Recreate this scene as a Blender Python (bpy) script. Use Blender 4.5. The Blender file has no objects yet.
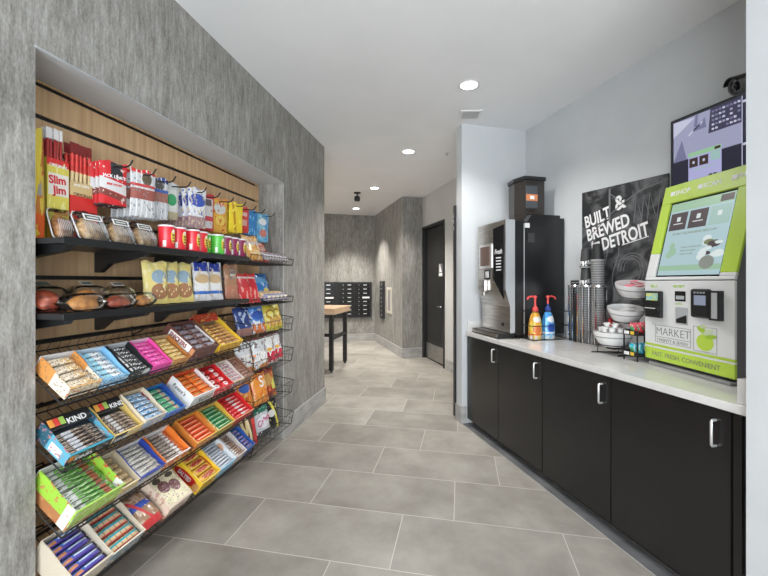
import bpy, bmesh, math, random
from mathutils import Matrix, Vector, Euler
random.seed(11)
C = bpy.context.scene.collection
PI = math.pi
B = math.radians(26.36)          # the counter wall is turned by this against the snack wall
cB, sB = math.cos(B), math.sin(B)

def RP(v, u, z=0.0):             # counter-wall frame (v out to the wall, u along it) to world
    return Vector((cB * v - sB * u, sB * v + cB * u, z))

# ------------------------------------------------------------------ mesh builder
class MB:
    def __init__(s):
        s.v, s.f, s.m = [], [], []
    def add(s, vs, fs, mat=0, M=None):
        b = len(s.v)
        for p in vs:
            p = Vector(p)
            s.v.append(M @ p if M is not None else p)
        for f in fs:
            s.f.append([b + i for i in f]); s.m.append(mat)
        return s
    def box(s, x0, x1, y0, y1, z0, z1, mat=0, M=None):
        vs = [(x0,y0,z0),(x1,y0,z0),(x1,y1,z0),(x0,y1,z0),(x0,y0,z1),(x1,y0,z1),(x1,y1,z1),(x0,y1,z1)]
        return s.add(vs, [(0,3,2,1),(4,5,6,7),(0,1,5,4),(1,2,6,5),(2,3,7,6),(3,0,4,7)], mat, M)
    def hexa(s, vs, mat=0, M=None):
        return s.add(vs, [(0,3,2,1),(4,5,6,7),(0,1,5,4),(1,2,6,5),(2,3,7,6),(3,0,4,7)], mat, M)
    def prism(s, pts, d0, d1, axis='z', mat=0, M=None, capmat=None):
        n = len(pts)
        def mk(p, d):
            if axis == 'z': return (p[0], p[1], d)
            if axis == 'y': return (p[0], d, p[1])
            return (d, p[0], p[1])
        vs = [mk(p, d0) for p in pts] + [mk(p, d1) for p in pts]
        fs = [(i, (i+1) % n, n + (i+1) % n, n + i) for i in range(n)]
        s.add(vs, fs, mat, M)
        s.add(vs, [tuple(range(n))[::-1], tuple(range(n, 2*n))], mat if capmat is None else capmat, M)
        return s
    def tube(s, pts, r, n=6, mat=0, M=None, cap=True):
        pts = [Vector(p) for p in pts]
        vs, fs = [], []
        for i, p in enumerate(pts):
            d = (pts[min(i+1, len(pts)-1)] - pts[max(i-1, 0)]).normalized()
            a = d.orthogonal().normalized() if i == 0 else (pa - d * pa.dot(d)).normalized()
            pa = a
            b = d.cross(a)
            for k in range(n):
                t = 2*PI*(k+.5)/n
                vs.append(p + r*(math.cos(t)*a + math.sin(t)*b))
        for i in range(len(pts)-1):
            for k in range(n):
                fs.append((i*n+k, i*n+(k+1) % n, (i+1)*n+(k+1) % n, (i+1)*n+k))
        if cap:
            fs.append(tuple(range(n))[::-1]); fs.append(tuple((len(pts)-1)*n+k for k in range(n)))
        return s.add(vs, fs, mat, M)
    def wire(s, a, b, r=.0022, mat=0, n=5):
        return s.tube([a, b], r, n, mat)
    def lathe(s, prof, c=(0,0,0), n=24, mat=0, M=None, mats=None, cap=True):
        vs, k = [], len(prof)
        for r, z in prof:
            for i in range(n):
                t = 2*PI*i/n
                vs.append((c[0]+r*math.cos(t), c[1]+r*math.sin(t), c[2]+z))
        for j in range(k-1):
            fs = [(j*n+i, j*n+(i+1) % n, (j+1)*n+(i+1) % n, (j+1)*n+i) for i in range(n)]
            b = len(s.v)
            if j == 0:
                b0 = b
                for p in vs: s.v.append(M @ Vector(p) if M is not None else Vector(p))
            for f in fs:
                s.f.append([b0+i for i in f]); s.m.append(mats[j] if mats else mat)
        if cap:
            if prof[0][0] > 1e-5: s.f.append([b0+i for i in range(n)][::-1]); s.m.append(mats[0] if mats else mat)
            if prof[-1][0] > 1e-5: s.f.append([b0+(k-1)*n+i for i in range(n)]); s.m.append(mats[-1] if mats else mat)
        return s
    def cyl(s, a, b, r, n=16, mat=0):
        return s.tube([a, b], r, n, mat)
    def mesh(s, name, mats, smooth=None):
        me = bpy.data.meshes.new(name)
        me.from_pydata([tuple(p) for p in s.v], [], s.f)
        if not isinstance(mats, (list, tuple)): mats = [mats]
        for m in mats: me.materials.append(m)
        for p, i in zip(me.polygons, s.m): p.material_index = min(i, len(mats)-1)
        bm = bmesh.new(); bm.from_mesh(me)
        bmesh.ops.recalc_face_normals(bm, faces=bm.faces)
        bm.to_mesh(me); bm.free()
        if smooth:
            for p in me.polygons: p.use_smooth = True
            me.set_sharp_from_angle(angle=math.radians(smooth))
        return me
    def build(s, name, mats, parent=None, loc=(0,0,0), rot=(0,0,0), smooth=None, bevel=0, seg=2):
        o = bpy.data.objects.new(name, s.mesh(name, mats, smooth)); C.objects.link(o)
        o.location = loc; o.rotation_euler = rot
        if parent is not None: o.parent = parent
        if bevel:
            md = o.modifiers.new('bevel', 'BEVEL'); md.width = bevel; md.segments = seg
            md.limit_method = 'ANGLE'; md.angle_limit = math.radians(40)
        return o

def tag(o, label=None, cat=None, group=None, kind=None):
    if label: o['label'] = label
    if cat: o['category'] = cat
    if group: o['group'] = group
    if kind: o['kind'] = kind
    return o
def thing(name, label, cat, loc=(0,0,0), rot=(0,0,0), group=None):
    o = bpy.data.objects.new(name, None); C.objects.link(o); o.empty_display_size = .05
    o.location = loc; o.rotation_euler = rot
    return tag(o, label, cat, group)
def dup(root, loc=None, rot=None, label=None):
    r = root.copy(); C.objects.link(r)
    if loc is not None: r.location = loc
    if rot is not None: r.rotation_euler = rot
    if label: r['label'] = label
    for ch in list(root.children):
        c = ch.copy(); C.objects.link(c); c.parent = r
        for g in ch.children:
            d = g.copy(); C.objects.link(d); d.parent = c
    return r
def struct(o): o['kind'] = 'structure'; return o

_tc = {}
def text(parent, s, size, loc, rot, m, name='lettering', align='LEFT', shear=0, sx=1, ext=.0004, bold=0, fit=None):
    key = (s, size, align, shear, sx, bold, m.name, fit)
    if key not in _tc:
        cu = bpy.data.curves.new('t', 'FONT'); cu.body = s; cu.size = size; cu.align_x = align; cu.shear = shear
        cu.extrude = ext; cu.resolution_u = 3; cu.offset = bold; cu.space_character = 1.0
        ob = bpy.data.objects.new('t', cu); C.objects.link(ob)
        bpy.context.view_layer.update()
        me = bpy.data.meshes.new_from_object(ob.evaluated_get(bpy.context.evaluated_depsgraph_get()))
        bpy.data.objects.remove(ob); bpy.data.curves.remove(cu)
        if fit:
            xs = [v.co.x for v in me.vertices]; sx = fit/(max(xs)-min(xs))
        for v in me.vertices: v.co.x *= sx
        me.materials.clear(); me.materials.append(m)
        _tc[key] = me
    o = bpy.data.objects.new(name, _tc[key]); C.objects.link(o)
    o.location = loc; o.rotation_euler = rot; o.parent = parent
    return o

# ------------------------------------------------------------------ materials
def mat(name, col, rough=.5, metal=0, spec=.5, emit=None, es=1, alpha=None, trans=0, coat=0):
    m = bpy.data.materials.new(name); m.use_nodes = True
    b = m.node_tree.nodes['Principled BSDF']
    b.inputs['Base Color'].default_value = (*col, 1)
    b.inputs['Roughness'].default_value = rough; b.inputs['Metallic'].default_value = metal
    b.inputs['Specular IOR Level'].default_value = spec
    if emit: b.inputs['Emission Color'].default_value = (*emit, 1); b.inputs['Emission Strength'].default_value = es
    if alpha is not None: b.inputs['Alpha'].default_value = alpha
    if trans: b.inputs['Transmission Weight'].default_value = trans
    if coat: b.inputs['Coat Weight'].default_value = coat; b.inputs['Coat Roughness'].default_value = .08
    return m
class NT:
    def __init__(s, m): s.t = m.node_tree; s.b = s.t.nodes['Principled BSDF']
    def n(s, typ, **kw):
        x = s.t.nodes.new(typ)
        for k, v in kw.items(): setattr(x, k, v)
        return x
    def l(s, a, b): s.t.links.new(a, b)
    def math(s, op, a, b=None, c=None):
        x = s.n('ShaderNodeMath', operation=op)
        for i, q in enumerate((a, b, c)):
            if q is None: continue
            if isinstance(q, (int, float)): x.inputs[i].default_value = q
            else: s.l(q, x.inputs[i])
        return x.outputs[0]
    def mix(s, f, a, b):
        x = s.n('ShaderNodeMix', data_type='RGBA')
        for i, q in ((0, f), (6, a), (7, b)):
            if isinstance(q, (int, float)): x.inputs[i].default_value = q
            elif isinstance(q, tuple): x.inputs[i].default_value = (*q, 1)
            else: s.l(q, x.inputs[i])
        return x.outputs[2]
def pkg(name, base, layers=(), rough=.32, spec=.5, metal=0):
    """printed wrapping: bands, ovals, blots over a base colour, laid out on the package itself"""
    m = mat(name, base, rough, metal, spec); t = NT(m)
    tc = t.n('ShaderNodeTexCoord'); sp = t.n('ShaderNodeSeparateXYZ'); t.l(tc.outputs['Generated'], sp.inputs[0])
    ax = {'x': sp.outputs[0], 'y': sp.outputs[1], 'z': sp.outputs[2]}
    col = base
    for L in layers:
        if L[0] == 'band':
            _, a, lo, hi, c = L
            f = t.math('COMPARE', ax[a], (lo+hi)/2, (hi-lo)/2)
        elif L[0] == 'rect':
            _, a, lo, hi, a2, lo2, hi2, c = L
            f = t.math('MULTIPLY', t.math('COMPARE', ax[a], (lo+hi)/2, (hi-lo)/2), t.math('COMPARE', ax[a2], (lo2+hi2)/2, (hi2-lo2)/2))
        elif L[0] == 'ell':
            _, a, a2, cu, cv, ru, rv, c = L
            q = [t.math('POWER', t.math('ABSOLUTE', t.math('DIVIDE', t.math('SUBTRACT', ax[k], p), r)), 2) for k, p, r in ((a, cu, ru), (a2, cv, rv))]
            f = t.math('LESS_THAN', t.math('ADD', q[0], q[1]), 1)
        elif L[0] == 'slant':
            _, a, a2, k, lo, hi, c = L
            f = t.math('COMPARE', t.math('MULTIPLY_ADD', ax[a2], k, ax[a]), (lo+hi)/2, (hi-lo)/2)
        elif L[0] == 'grid':      # print lines
            _, a, n_, duty, c = L
            f = t.math('LESS_THAN', t.math('FRACT', t.math('MULTIPLY', ax[a], n_)), duty)
        else:
            _, sc, th, c = L[:4]
            nz = t.n('ShaderNodeTexNoise'); nz.inputs['Scale'].default_value = 1; nz.inputs['Detail'].default_value = 2
            mp = t.n('ShaderNodeMapping'); mp.inputs['Scale'].default_value = sc if isinstance(sc, tuple) else (sc,)*3
            mp.inputs['Location'].default_value = (hash(name) % 1 + len(name)*1.37, sum(map(ord, name)) % 97, 3.1)
            t.l(tc.outputs['Generated'], mp.inputs[0]); t.l(mp.outputs[0], nz.inputs['Vector'])
            f = t.math('GREATER_THAN', nz.outputs[0], th)
        col = t.mix(f, col, c)
    if not isinstance(col, tuple): t.l(col, t.b.inputs['Base Color'])
    return m

WHITE = (.78,.78,.78); BLACK = (.012,.012,.013); RED = (.58,.02,.025); ORANGE = (.75,.17,.03); YELLOW = (.8,.55,.05)
GOLD = (.62,.42,.16); CREAM = (.75,.66,.50); BROWN = (.10,.045,.028); BLUE = (.03,.12,.45); SKY = (.22,.48,.72); GREEN = (.06,.32,.08)
LIME = (.36,.6,.06); PINK = (.75,.08,.36); TEAL = (.03,.28,.40); GREY = (.42,.43,.44); MAROON = (.22,.02,.05); TAN = (.50,.34,.17); SILVER = (.55,.56,.58)

def wallpaper():
    m = mat('weathered_plaster_paper', (.3,.3,.29), .62, 0, .3); t = NT(m)
    tc = t.n('ShaderNodeTexCoord')
    def noise(scale, detail=5, rough=.6):
        mp = t.n('ShaderNodeMapping'); mp.inputs['Scale'].default_value = scale
        n = t.n('ShaderNodeTexNoise'); n.inputs['Scale'].default_value = 1; n.inputs['Detail'].default_value = detail; n.inputs['Roughness'].default_value = rough
        t.l(tc.outputs['Object'], mp.inputs[0]); t.l(mp.outputs[0], n.inputs['Vector']); return n.outputs[0]
    a, b, c = noise((52,52,8.5), 6, .72), noise((7,7,2.2)), noise((150,150,60), 3)
    s = t.math('ADD', t.math('MULTIPLY', a, .5), t.math('ADD', t.math('MULTIPLY', b, .26), t.math('MULTIPLY', c, .24)))
    r = t.n('ShaderNodeValToRGB'); t.l(s, r.inputs[0])
    e = r.color_ramp.elements; e[0].position = .36; e[0].color = (.125,.118,.105,1); e[1].position = .65; e[1].color = (.45,.44,.415,1)
    x = e.new(.5); x.color = (.27,.26,.24,1)
    t.l(r.outputs[0], t.b.inputs['Base Color'])
    bp = t.n('ShaderNodeBump'); bp.inputs['Strength'].default_value = .12; bp.inputs['Distance'].default_value = .01
    t.l(s, bp.inputs['Height']); t.l(bp.outputs[0], t.b.inputs['Normal'])
    return m
def floor_tile():
    m = mat('stone_tile', (.4,.38,.35), .42, 0, .35); t = NT(m)
    tc = t.n('ShaderNodeTexCoord'); sp = t.n('ShaderNodeSeparateXYZ'); t.l(tc.outputs['Object'], sp.inputs[0])
    P, L = .4535, .9
    yy = t.math('DIVIDE', t.math('SUBTRACT', sp.outputs[1], 3.208), P)
    row = t.math('FLOOR', yy); fy = t.math('FRACT', yy)
    xx = t.math('DIVIDE', t.math('SUBTRACT', t.math('ADD', sp.outputs[0], .335), t.math('MULTIPLY', row, .303)), L)
    colm = t.math('FLOOR', xx); fx = t.math('FRACT', xx)
    ey = t.math('MULTIPLY', t.math('MINIMUM', fy, t.math('SUBTRACT', 1, fy)), P)
    ex = t.math('MULTIPLY', t.math('MINIMUM', fx, t.math('SUBTRACT', 1, fx)), L)
    g = t.math('LESS_THAN', t.math('MINIMUM', ex, ey), .0024)
    cv = t.n('ShaderNodeCombineXYZ'); t.l(row, cv.inputs[0]); t.l(colm, cv.inputs[1])
    wn = t.n('ShaderNodeTexWhiteNoise', noise_dimensions='3D'); t.l(cv.outputs[0], wn.inputs[0])
    ad = t.n('ShaderNodeVectorMath', operation='MULTIPLY_ADD'); t.l(wn.outputs['Color'], ad.inputs[0]); ad.inputs[1].default_value = (9,9,9); t.l(tc.outputs['Object'], ad.inputs[2])
    n1 = t.n('ShaderNodeTexNoise'); n1.inputs['Scale'].default_value = 2.6; n1.inputs['Detail'].default_value = 8; n1.inputs['Roughness'].default_value = .62; t.l(ad.outputs[0], n1.inputs['Vector'])
    r = t.n('ShaderNodeValToRGB'); t.l(n1.outputs[0], r.inputs[0])
    e = r.color_ramp.elements; e[0].position = .3; e[0].color = (.212,.197,.174,1); e[1].position = .7; e[1].color = (.372,.352,.318,1)
    hsv = t.n('ShaderNodeHueSaturation'); t.l(r.outputs[0], hsv.inputs['Color'])
    t.l(t.math('MULTIPLY_ADD', wn.outputs[0], .22, .89), hsv.inputs['Value'])
    t.l(t.mix(g, hsv.outputs[0], (.52,.50,.46)), t.b.inputs['Base Color'])
    bp = t.n('ShaderNodeBump'); bp.inputs['Strength'].default_value = .25; bp.inputs['Distance'].default_value = .003; bp.invert = True
    t.l(g, bp.inputs['Height']); t.l(bp.outputs[0], t.b.inputs['Normal'])
    return m
def noise_mat(name, c0, c1, scale, rough=.5, spec=.4, p=(.35,.65), metal=0, bump=0):
    m = mat(name, c0, rough, metal, spec); t = NT(m)
    tc = t.n('ShaderNodeTexCoord'); mp = t.n('ShaderNodeMapping'); mp.inputs['Scale'].default_value = scale
    n = t.n('ShaderNodeTexNoise'); n.inputs['Scale'].default_value = 1; n.inputs['Detail'].default_value = 5
    t.l(tc.outputs['Object'], mp.inputs[0]); t.l(mp.outputs[0], n.inputs['Vector'])
    r = t.n('ShaderNodeValToRGB'); t.l(n.outputs[0], r.inputs[0])
    e = r.color_ramp.elements; e[0].position = p[0]; e[0].color = (*c0,1); e[1].position = p[1]; e[1].color = (*c1,1)
    t.l(r.outputs[0], t.b.inputs['Base Color'])
    if bump:
        bp = t.n('ShaderNodeBump'); bp.inputs['Strength'].default_value = bump; bp.inputs['Distance'].default_value = .01
        t.l(n.outputs[0], bp.inputs['Height']); t.l(bp.outputs[0], t.b.inputs['Normal'])
    return m

M_paper = wallpaper(); M_floor = floor_tile()
M_ceil = noise_mat('ceiling_paint', (.81,.82,.835), (.84,.85,.865), (2,2,2), .8, .2)
M_paint = noise_mat('pale_blue_grey_paint', (.53,.552,.565), (.56,.58,.592), (3,3,3), .6, .3)
M_pale = noise_mat('pale_grey_paint', (.55,.55,.535), (.58,.58,.565), (3,3,3), .6, .3)
M_white = noise_mat('white_paint', (.60,.62,.64), (.63,.65,.67), (3,3,3), .5, .3)
M_base = noise_mat('grey_base_tile', (.30,.295,.285), (.42,.415,.40), (5,5,14), .45)
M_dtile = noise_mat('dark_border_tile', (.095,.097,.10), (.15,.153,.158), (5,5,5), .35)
M_slat = noise_mat('maple_slat', (.50,.315,.17), (.62,.42,.235), (40,40,2.2), .45, .35)
M_groove = mat('black_groove', (.006,.006,.006), .5)
M_blackmetal = mat('black_powder_coat', (.014,.014,.015), .42)
M_wire = mat('black_wire', (.012,.012,.012), .38)
M_cab = noise_mat('black_laminate', (.010,.010,.0105), (.014,.013,.013), (30,30,2), .24, .5)
M_quartz = noise_mat('white_quartz', (.62,.61,.595), (.66,.65,.635), (14,14,14), .14, .5)
M_steel = noise_mat('brushed_steel', (.42,.395,.365), (.58,.55,.52), (4,4,60), .28, .5, metal=1)
M_chrome = mat('chrome', (.82,.82,.83), .15, 1)
M_satin = mat('satin_nickel', (.75,.75,.75), .3, .7)
M_silver = mat('silver_plastic', (.50,.52,.54), .35, .3)
M_blackpl = mat('black_plastic', (.012,.013,.014), .3)
M_blackgl = mat('black_gloss', (.008,.008,.010), .1)
M_lettw = mat('white_print', (.82,.82,.82), .5)
M_lettk = mat('black_print', (.015,.015,.015), .5)
M_lettg = mat('grey_print', (.17,.18,.17), .5)
M_lettr = mat('red_print', RED, .5)
M_lettl = mat('lime_print', (.36,.58,.08), .5)
M_lety = mat('yellow_print', YELLOW, .5)
M_cream = mat('cream_card', CREAM, .6)
M_lamp = mat('lamp_lens', (1,1,1), .5, emit=(1,.97,.92), es=9)
M_trimw = mat('lamp_trim', (.75,.75,.75), .4)
M_wood = noise_mat('butcher_block', (.50,.33,.20), (.66,.48,.32), (3,40,40), .4)
def film(name, ior, rough, tint):
    m = bpy.data.materials.new(name); m.use_nodes = True; t = m.node_tree; t.nodes.clear()
    o = t.nodes.new('ShaderNodeOutputMaterial'); mx = t.nodes.new('ShaderNodeMixShader'); fr = t.nodes.new('ShaderNodeFresnel'); fr.inputs[0].default_value = ior
    tr = t.nodes.new('ShaderNodeBsdfTransparent'); tr.inputs[0].default_value = (*tint, 1); gl = t.nodes.new('ShaderNodeBsdfGlossy'); gl.inputs['Roughness'].default_value = rough
    nz = t.nodes.new('ShaderNodeTexNoise'); nz.inputs['Scale'].default_value = 45; bp = t.nodes.new('ShaderNodeBump'); bp.inputs['Strength'].default_value = .5; bp.inputs['Distance'].default_value = .01
    tc = t.nodes.new('ShaderNodeTexCoord'); t.links.new(tc.outputs['Object'], nz.inputs['Vector']); t.links.new(nz.outputs[0], bp.inputs['Height']); t.links.new(bp.outputs[0], gl.inputs['Normal'])
    t.links.new(fr.outputs[0], mx.inputs[0]); t.links.new(tr.outputs[0], mx.inputs[1]); t.links.new(gl.outputs[0], mx.inputs[2]); t.links.new(mx.outputs[0], o.inputs[0]); return m
M_clear = film('clear_plastic', 1.28, .06, (.95,.96,.96)); M_clearbag = film('clear_film', 1.2, .10, (.96,.96,.95))

# ------------------------------------------------------------------ room
CEIL = 2.98; XL = -1.565; XB = -1.80; Y0R, Y1R, ZR = 1.155, 3.20, 2.294
YE = 4.26
mb = MB(); mb.box(-9, 6, -3.5, 13, -.1, 0); struct(mb.build('floor', M_floor))
mb = MB(); mb.box(-9, 6, -3.5, 13, CEIL, CEIL+.1); struct(mb.build('ceiling', M_ceil))
# snack wall with its recess
mb = MB()
mb.box(-2.3, XL, -3.5, Y0R, 0, CEIL)
mb.box(-2.3, XL, Y1R, YE, 0, CEIL)
mb.box(-2.3, XL, Y0R, Y1R, ZR, CEIL)
mb.box(-2.3, XB-.02, Y0R, Y1R, 0, ZR)
struct(mb.build('wall_left', M_paper))
# recess lining (pale painted head and jambs' edge bead)
mb = MB(); mb.box(XB-.02, XL+.002, Y0R, Y1R, ZR-.006, ZR-.0005); struct(mb.build('trim_1', M_white))
mb = MB(); mb.box(XL, XL+.002, Y0R-.004, Y1R+.004, ZR-.004, ZR+.002); mb.box(XL, XL+.002, Y1R-.001, Y1R+.004, .0, ZR); struct(mb.build('trim_2', M_white))
mb = MB()
mb.box(XL, XL+.012, Y1R, YE+.012, .001, .17); mb.box(XL-.6, XL+.012, YE, YE+.012, .001, .17)
mb.box(XL, XL+.012, -3.4, Y0R, .001, .17)
struct(mb.build('baseboard_left', M_base, bevel=.002))
mb = MB(); mb.box(XL, XL+.0125, Y1R, YE+.0125, .17, .175); struct(mb.build('trim_3', M_satin))
# slatted panel at the back of the recess
mb = MB(); z = ZR - .0085; zs = [.027+i*.14 for i in range(17)]
mb.box(XB-.018, XB-.010, Y0R+.002, Y1R-.002, .03, z, 1)
for i in range(17):
    a, b = zs[i]+.010, (zs[i+1]-.009 if i < 16 else z)
    b = min(b, z)
    if b > a: mb.box(XB-.012, XB, Y0R+.003, Y1R-.06, a, b, 0)
    if b > a: mb.box(XB-.012, XB-.001, Y1R-.06, Y1R-.003, a-.0065, b+.0065 if b < z else b, 0)
struct(mb.build('wall_slatted', [M_slat, M_groove]))

def rbox(name, x0, x1, y0, y1, z0, z1, m, bevel=0):
    mb = MB(); mb.box(x0, x1, y0, y1, z0, z1)
    return struct(mb.build(name, m, rot=(0,0,B), bevel=bevel))
VW = 2.466; VD = 2.56
UN0, UN1, VN = 3.485, 3.605, 1.735     # far nib
UP = 1.073                            # near pillar
rbox('wall_right', VW, VW+.3, UP-.2, UN0+.05, 0, CEIL, M_paint)
rbox('wall_nib', VN, VD+.2, UN0, UN1, 0, CEIL, M_paint)
rbox('wall_pillar', VN+.005, 3.4, -2.2, UP, 0, CEIL, M_paint)
rbox('wall_corridor', VD, VD+.2, UN1, 5.745, 0, CEIL, M_pale)
mb = MB(); mb.box(VD, VD+.2, 6.745, 6.76, 0, CEIL); mb.box(VD, VD+.2, 5.745, 6.745, 2.425, CEIL); struct(mb.build('wall_corridor_header', M_pale, rot=(0,0,B)))
mb = MB(); mb.box(2.16, 3.2, 6.76, 9.1, 0, CEIL); struct(mb.build('wall_mailroom', M_paper, rot=(0,0,B)))
rbox('wall_far', -5, 2.2, 8.93, 9.2, 0, CEIL, M_paper)
rbox('trim_4', 2.157, 2.1595, 6.757, 6.763, .17, CEIL, M_satin)
# mailroom left side and the hall's back wall keep the place closed
mb = MB(); mb.box(-8.2, -8, YE, 13, 0, CEIL); mb.box(-8.2, -2.3, YE-.2, YE, 0, CEIL); struct(mb.build('wall_mailroom_left', M_pale))
mb = MB()
mb.box(-2.3, 3.2, -3.6, -3.5, 0, .25); mb.box(-2.3, 3.2, -3.6, -3.5, 2.75, CEIL)
for x in (-2.3, -.45, 1.35, 3.1): mb.box(x, x+.1, -3.6, -3.5, .25, 2.75)
struct(mb.build('wall_back', M_white))
def rbase(name, pts):
    mb = MB()
    for b in pts: mb.box(*b, .001, .17)
    return struct(mb.build(name, M_base, rot=(0,0,B), bevel=.002))
rbase('baseboard_nib', [(VN-.012, VN, UN0-.012, UN1+.012), (VN, VN+.045, UN0-.012, UN0)])
rbase('baseboard_corridor', [(VD-.012, VD, UN1, 5.70)])
rbase('baseboard_mailroom', [(2.148, 2.16, 6.748, 8.93), (2.16, VD, 6.748, 6.76)])
rbase('baseboard_far', [(-5, 2.148, 8.918, 8.93)])
rbase('baseboard_pillar', [(VN-.007, VN+.005, -2.2, UP+.012)])
mb = MB(); mb.box(2.1475, 2.16, 6.7475, 8.93, .17, .176); mb.box(-5, 2.148, 8.9175, 8.93, .17, .176); mb.box(2.16, VD, 6.7475, 6.76, .17, .176); struct(mb.build('trim_5', M_satin, rot=(0,0,B)))
# dark strip of floor tile along the cabinets
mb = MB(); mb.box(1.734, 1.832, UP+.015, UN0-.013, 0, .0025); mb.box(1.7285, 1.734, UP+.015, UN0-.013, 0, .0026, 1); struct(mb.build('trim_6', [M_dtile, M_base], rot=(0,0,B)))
# far door
d = struct(thing('door_1', None, None, RP(VD, 5.745), (0,0,B)))
mb = MB()
mb.box(-.012, .10, 0, .05, 0, 2.42); mb.box(-.012, .10, .95, 1.0, 0, 2.42); mb.box(-.012, .10, .05, .95, 2.37, 2.42)
mb.build('door_frame', M_blackmetal, d)
mb = MB(); mb.box(.035, .08, .053, .947, .008, 2.367); mb.build('door_leaf', M_cab, d)
mb = MB(); mb.box(.031, .034, .10, .90, .03, .30); mb.build('kick_plate', M_steel, d)
mb = MB(); mb.box(-.035, -.02, .11, .125, .98, 1.0); mb.box(-.02, .034, .105, .13, .965, 1.015); mb.box(-.035, -.022, .11, .23, .98, 1.0); mb.build('door_handle', M_chrome, d)
s = thing('restroom_sign', 'white and grey restroom sign on the black far door', 'sign', RP(VD+.0345, 5.90, 1.49), (0,0,B))
mb = MB(); mb.box(-.004, 0, 0, .17, 0, .22); mb.build('sign_plate', mat('sign_grey', (.12,.12,.13), .5), s)
mb = MB(); mb.box(-.0055, -.0042, .015, .155, .015, .06); mb.prism([(.03,.075),(.14,.075),(.13,.21),(.10,.21)], -.0055, -.0042, 'x'); mb.build('pictogram', M_lettw, s)
# black door edge behind the nib
d = struct(thing('door_2', None, None, RP(VN-.004, UN1+.001), (0,0,B)))
mb = MB(); mb.box(-.012, .045, .0, .04, .03, 2.19); mb.build('door_edge', M_blackmetal, d)
mb = MB()
for zz in (1.93, 2.0, 2.06): mb.cyl((-.02,.012,zz), (-.02,.012,zz+.045), .010, 10)
mb.build('hinge', M_chrome, d)

# ------------------------------------------------------------------ ceiling fixtures
def downlight(x, y, label, r=.075):
    t = thing('downlight', label, 'ceiling light', (x, y, CEIL), group='recessed downlights in the ceiling')
    mb = MB(); mb.lathe([(r*.86,-.001),(r*.9,-.006),(r*1.12,-.004),(r*1.16,-.0003),(r*.86,-.0003)], n=32); mb.build('trim_ring', M_trimw, t, smooth=60)
    mb = MB(); mb.lathe([(0,-.003),(r*.86,-.003)], n=32, cap=False); mb.build('lens', M_lamp, t)
    return t
DL = [(.063,3.142,'round downlight nearest the air vent'), (-.622,4.605,'round downlight beyond the air vent, second of the row'),
      (-1.424,6.291,'round downlight deep in the hall, above the black ceiling spotlight'), (-2.214,7.979,'smallest, deepest round downlight near the mailbox wall')]
for x, y, l in DL: downlight(x, y, l)
v = thing('air_vent', 'small square ceiling air vent with grey louvres', 'vent', (.085, 3.705, CEIL), (0,0,math.radians(8)))
mb = MB(); w = .10
mb.box(-w,w,-w,-w+.022,-.008,-.0003); mb.box(-w,w,w-.022,w,-.008,-.0003); mb.box(-w,-w+.022,-w+.022,w-.022,-.008,-.0003); mb.box(w-.022,w,-w+.022,w-.022,-.008,-.0003)
mb.build('vent_frame', M_trimw, v)
mb = MB()
for i in range(9): mb.box(-w+.022, w-.022, -.07+i*.0165, -.062+i*.0165, -.007, -.002)
mb.build('louvre', mat('vent_louvre', (.45,.45,.45), .5), v)
mb = MB(); mb.box(-w+.02, w-.02, -w+.02, w-.02, -.0015, -.0006); mb.build('vent_opening', M_blackpl, v)
s = thing('sprinkler_head', 'tiny metal sprinkler head in the ceiling before the nib wall', 'sprinkler', (-.167, 4.733, CEIL))
mb = MB(); mb.lathe([(.035,-.0003),(.035,-.004),(.012,-.006),(.012,-.0003)], n=16); mb.build('escutcheon', M_trimw, s)
mb = MB(); mb.cyl((0,0,-.006),(0,0,-.03),.006,8); mb.lathe([(.018,-.033),(.018,-.030)], n=10); mb.build('deflector', M_steel, s)
s = thing('ceiling_spotlight', 'black swivel spotlight hanging from the ceiling', 'spotlight', (-1.80, 6.56, CEIL)); s.scale = (.62,)*3
mb = MB(); mb.lathe([(.10,-.0003),(.10,-.02),(.03,-.03),(.03,-.0003)], n=20); mb.build('mount', M_blackmetal, s, smooth=40)
mb = MB(); mb.cyl((0,0,-.03),(0,0,-.11),.018,10); mb.build('stem', M_blackmetal, s)
mb = MB(); mb.lathe([(0,.09),(.05,.085),(.08,.05),(.085,0),(.075,-.06),(.05,-.07),(.05,-.05),(0,-.05)], (0,0,-.18), n=20); mb.build('lamp_head', M_blackmetal, s, smooth=40)
mb = MB(); mb.lathe([(0,0),(.048,0)], (0,0,-.249), n=16, cap=False); mb.build('lens', mat('spot_lens', (.7,.7,.7), .2), s)
# security camera high on the counter wall
s = thing('security_camera', 'dark bullet security camera on the wall above the screen', 'camera', RP(VW, 1.40, 2.47), (0,0,B))
mb = MB(); mb.cyl((0,0,0),(-.02,0,0),.045,20); mb.build('mount', M_blackmetal, s)
mb = MB(); mb.tube([(-.02,0,0),(-.04,0,0),(-.055,.012,-.006)],.016,10); mb.build('arm', M_blackmetal, s)
Rm = Matrix.Translation((-.098,.036,-.018)) @ Vector((-.80,.36,-.24)).to_track_quat('Z','Y').to_matrix().to_4x4() @ Matrix.Rotation(0,4,'Z')
mb = MB(); mb.lathe([(0,-.07),(.036,-.07),(.043,-.06),(.047,.075),(.042,.085),(.037,.072),(0,.072)], n=24, M=Rm); mb.build('camera_body', mat('camera_grey', (.16,.165,.16), .4), s, smooth=40)
mb = MB(); mb.lathe([(.037,.073),(.034,.078),(.022,.076),(.020,.083),(0,.086)], n=24, M=Rm); mb.build('lens', M_blackgl, s, smooth=40)
up = (Rm.to_3x3().inverted() @ Vector((0,0,1))); a0_ = math.atan2(up.y, up.x)
mb = MB()
pr = [(.053*math.cos(a0_+t_), .053*math.sin(a0_+t_)) for t_ in [math.radians(a) for a in range(-62,63,12)]]
pr2 = [(.049*math.cos(a0_+t_), .049*math.sin(a0_+t_)) for t_ in [math.radians(a) for a in range(62,-63,-12)]]
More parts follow.
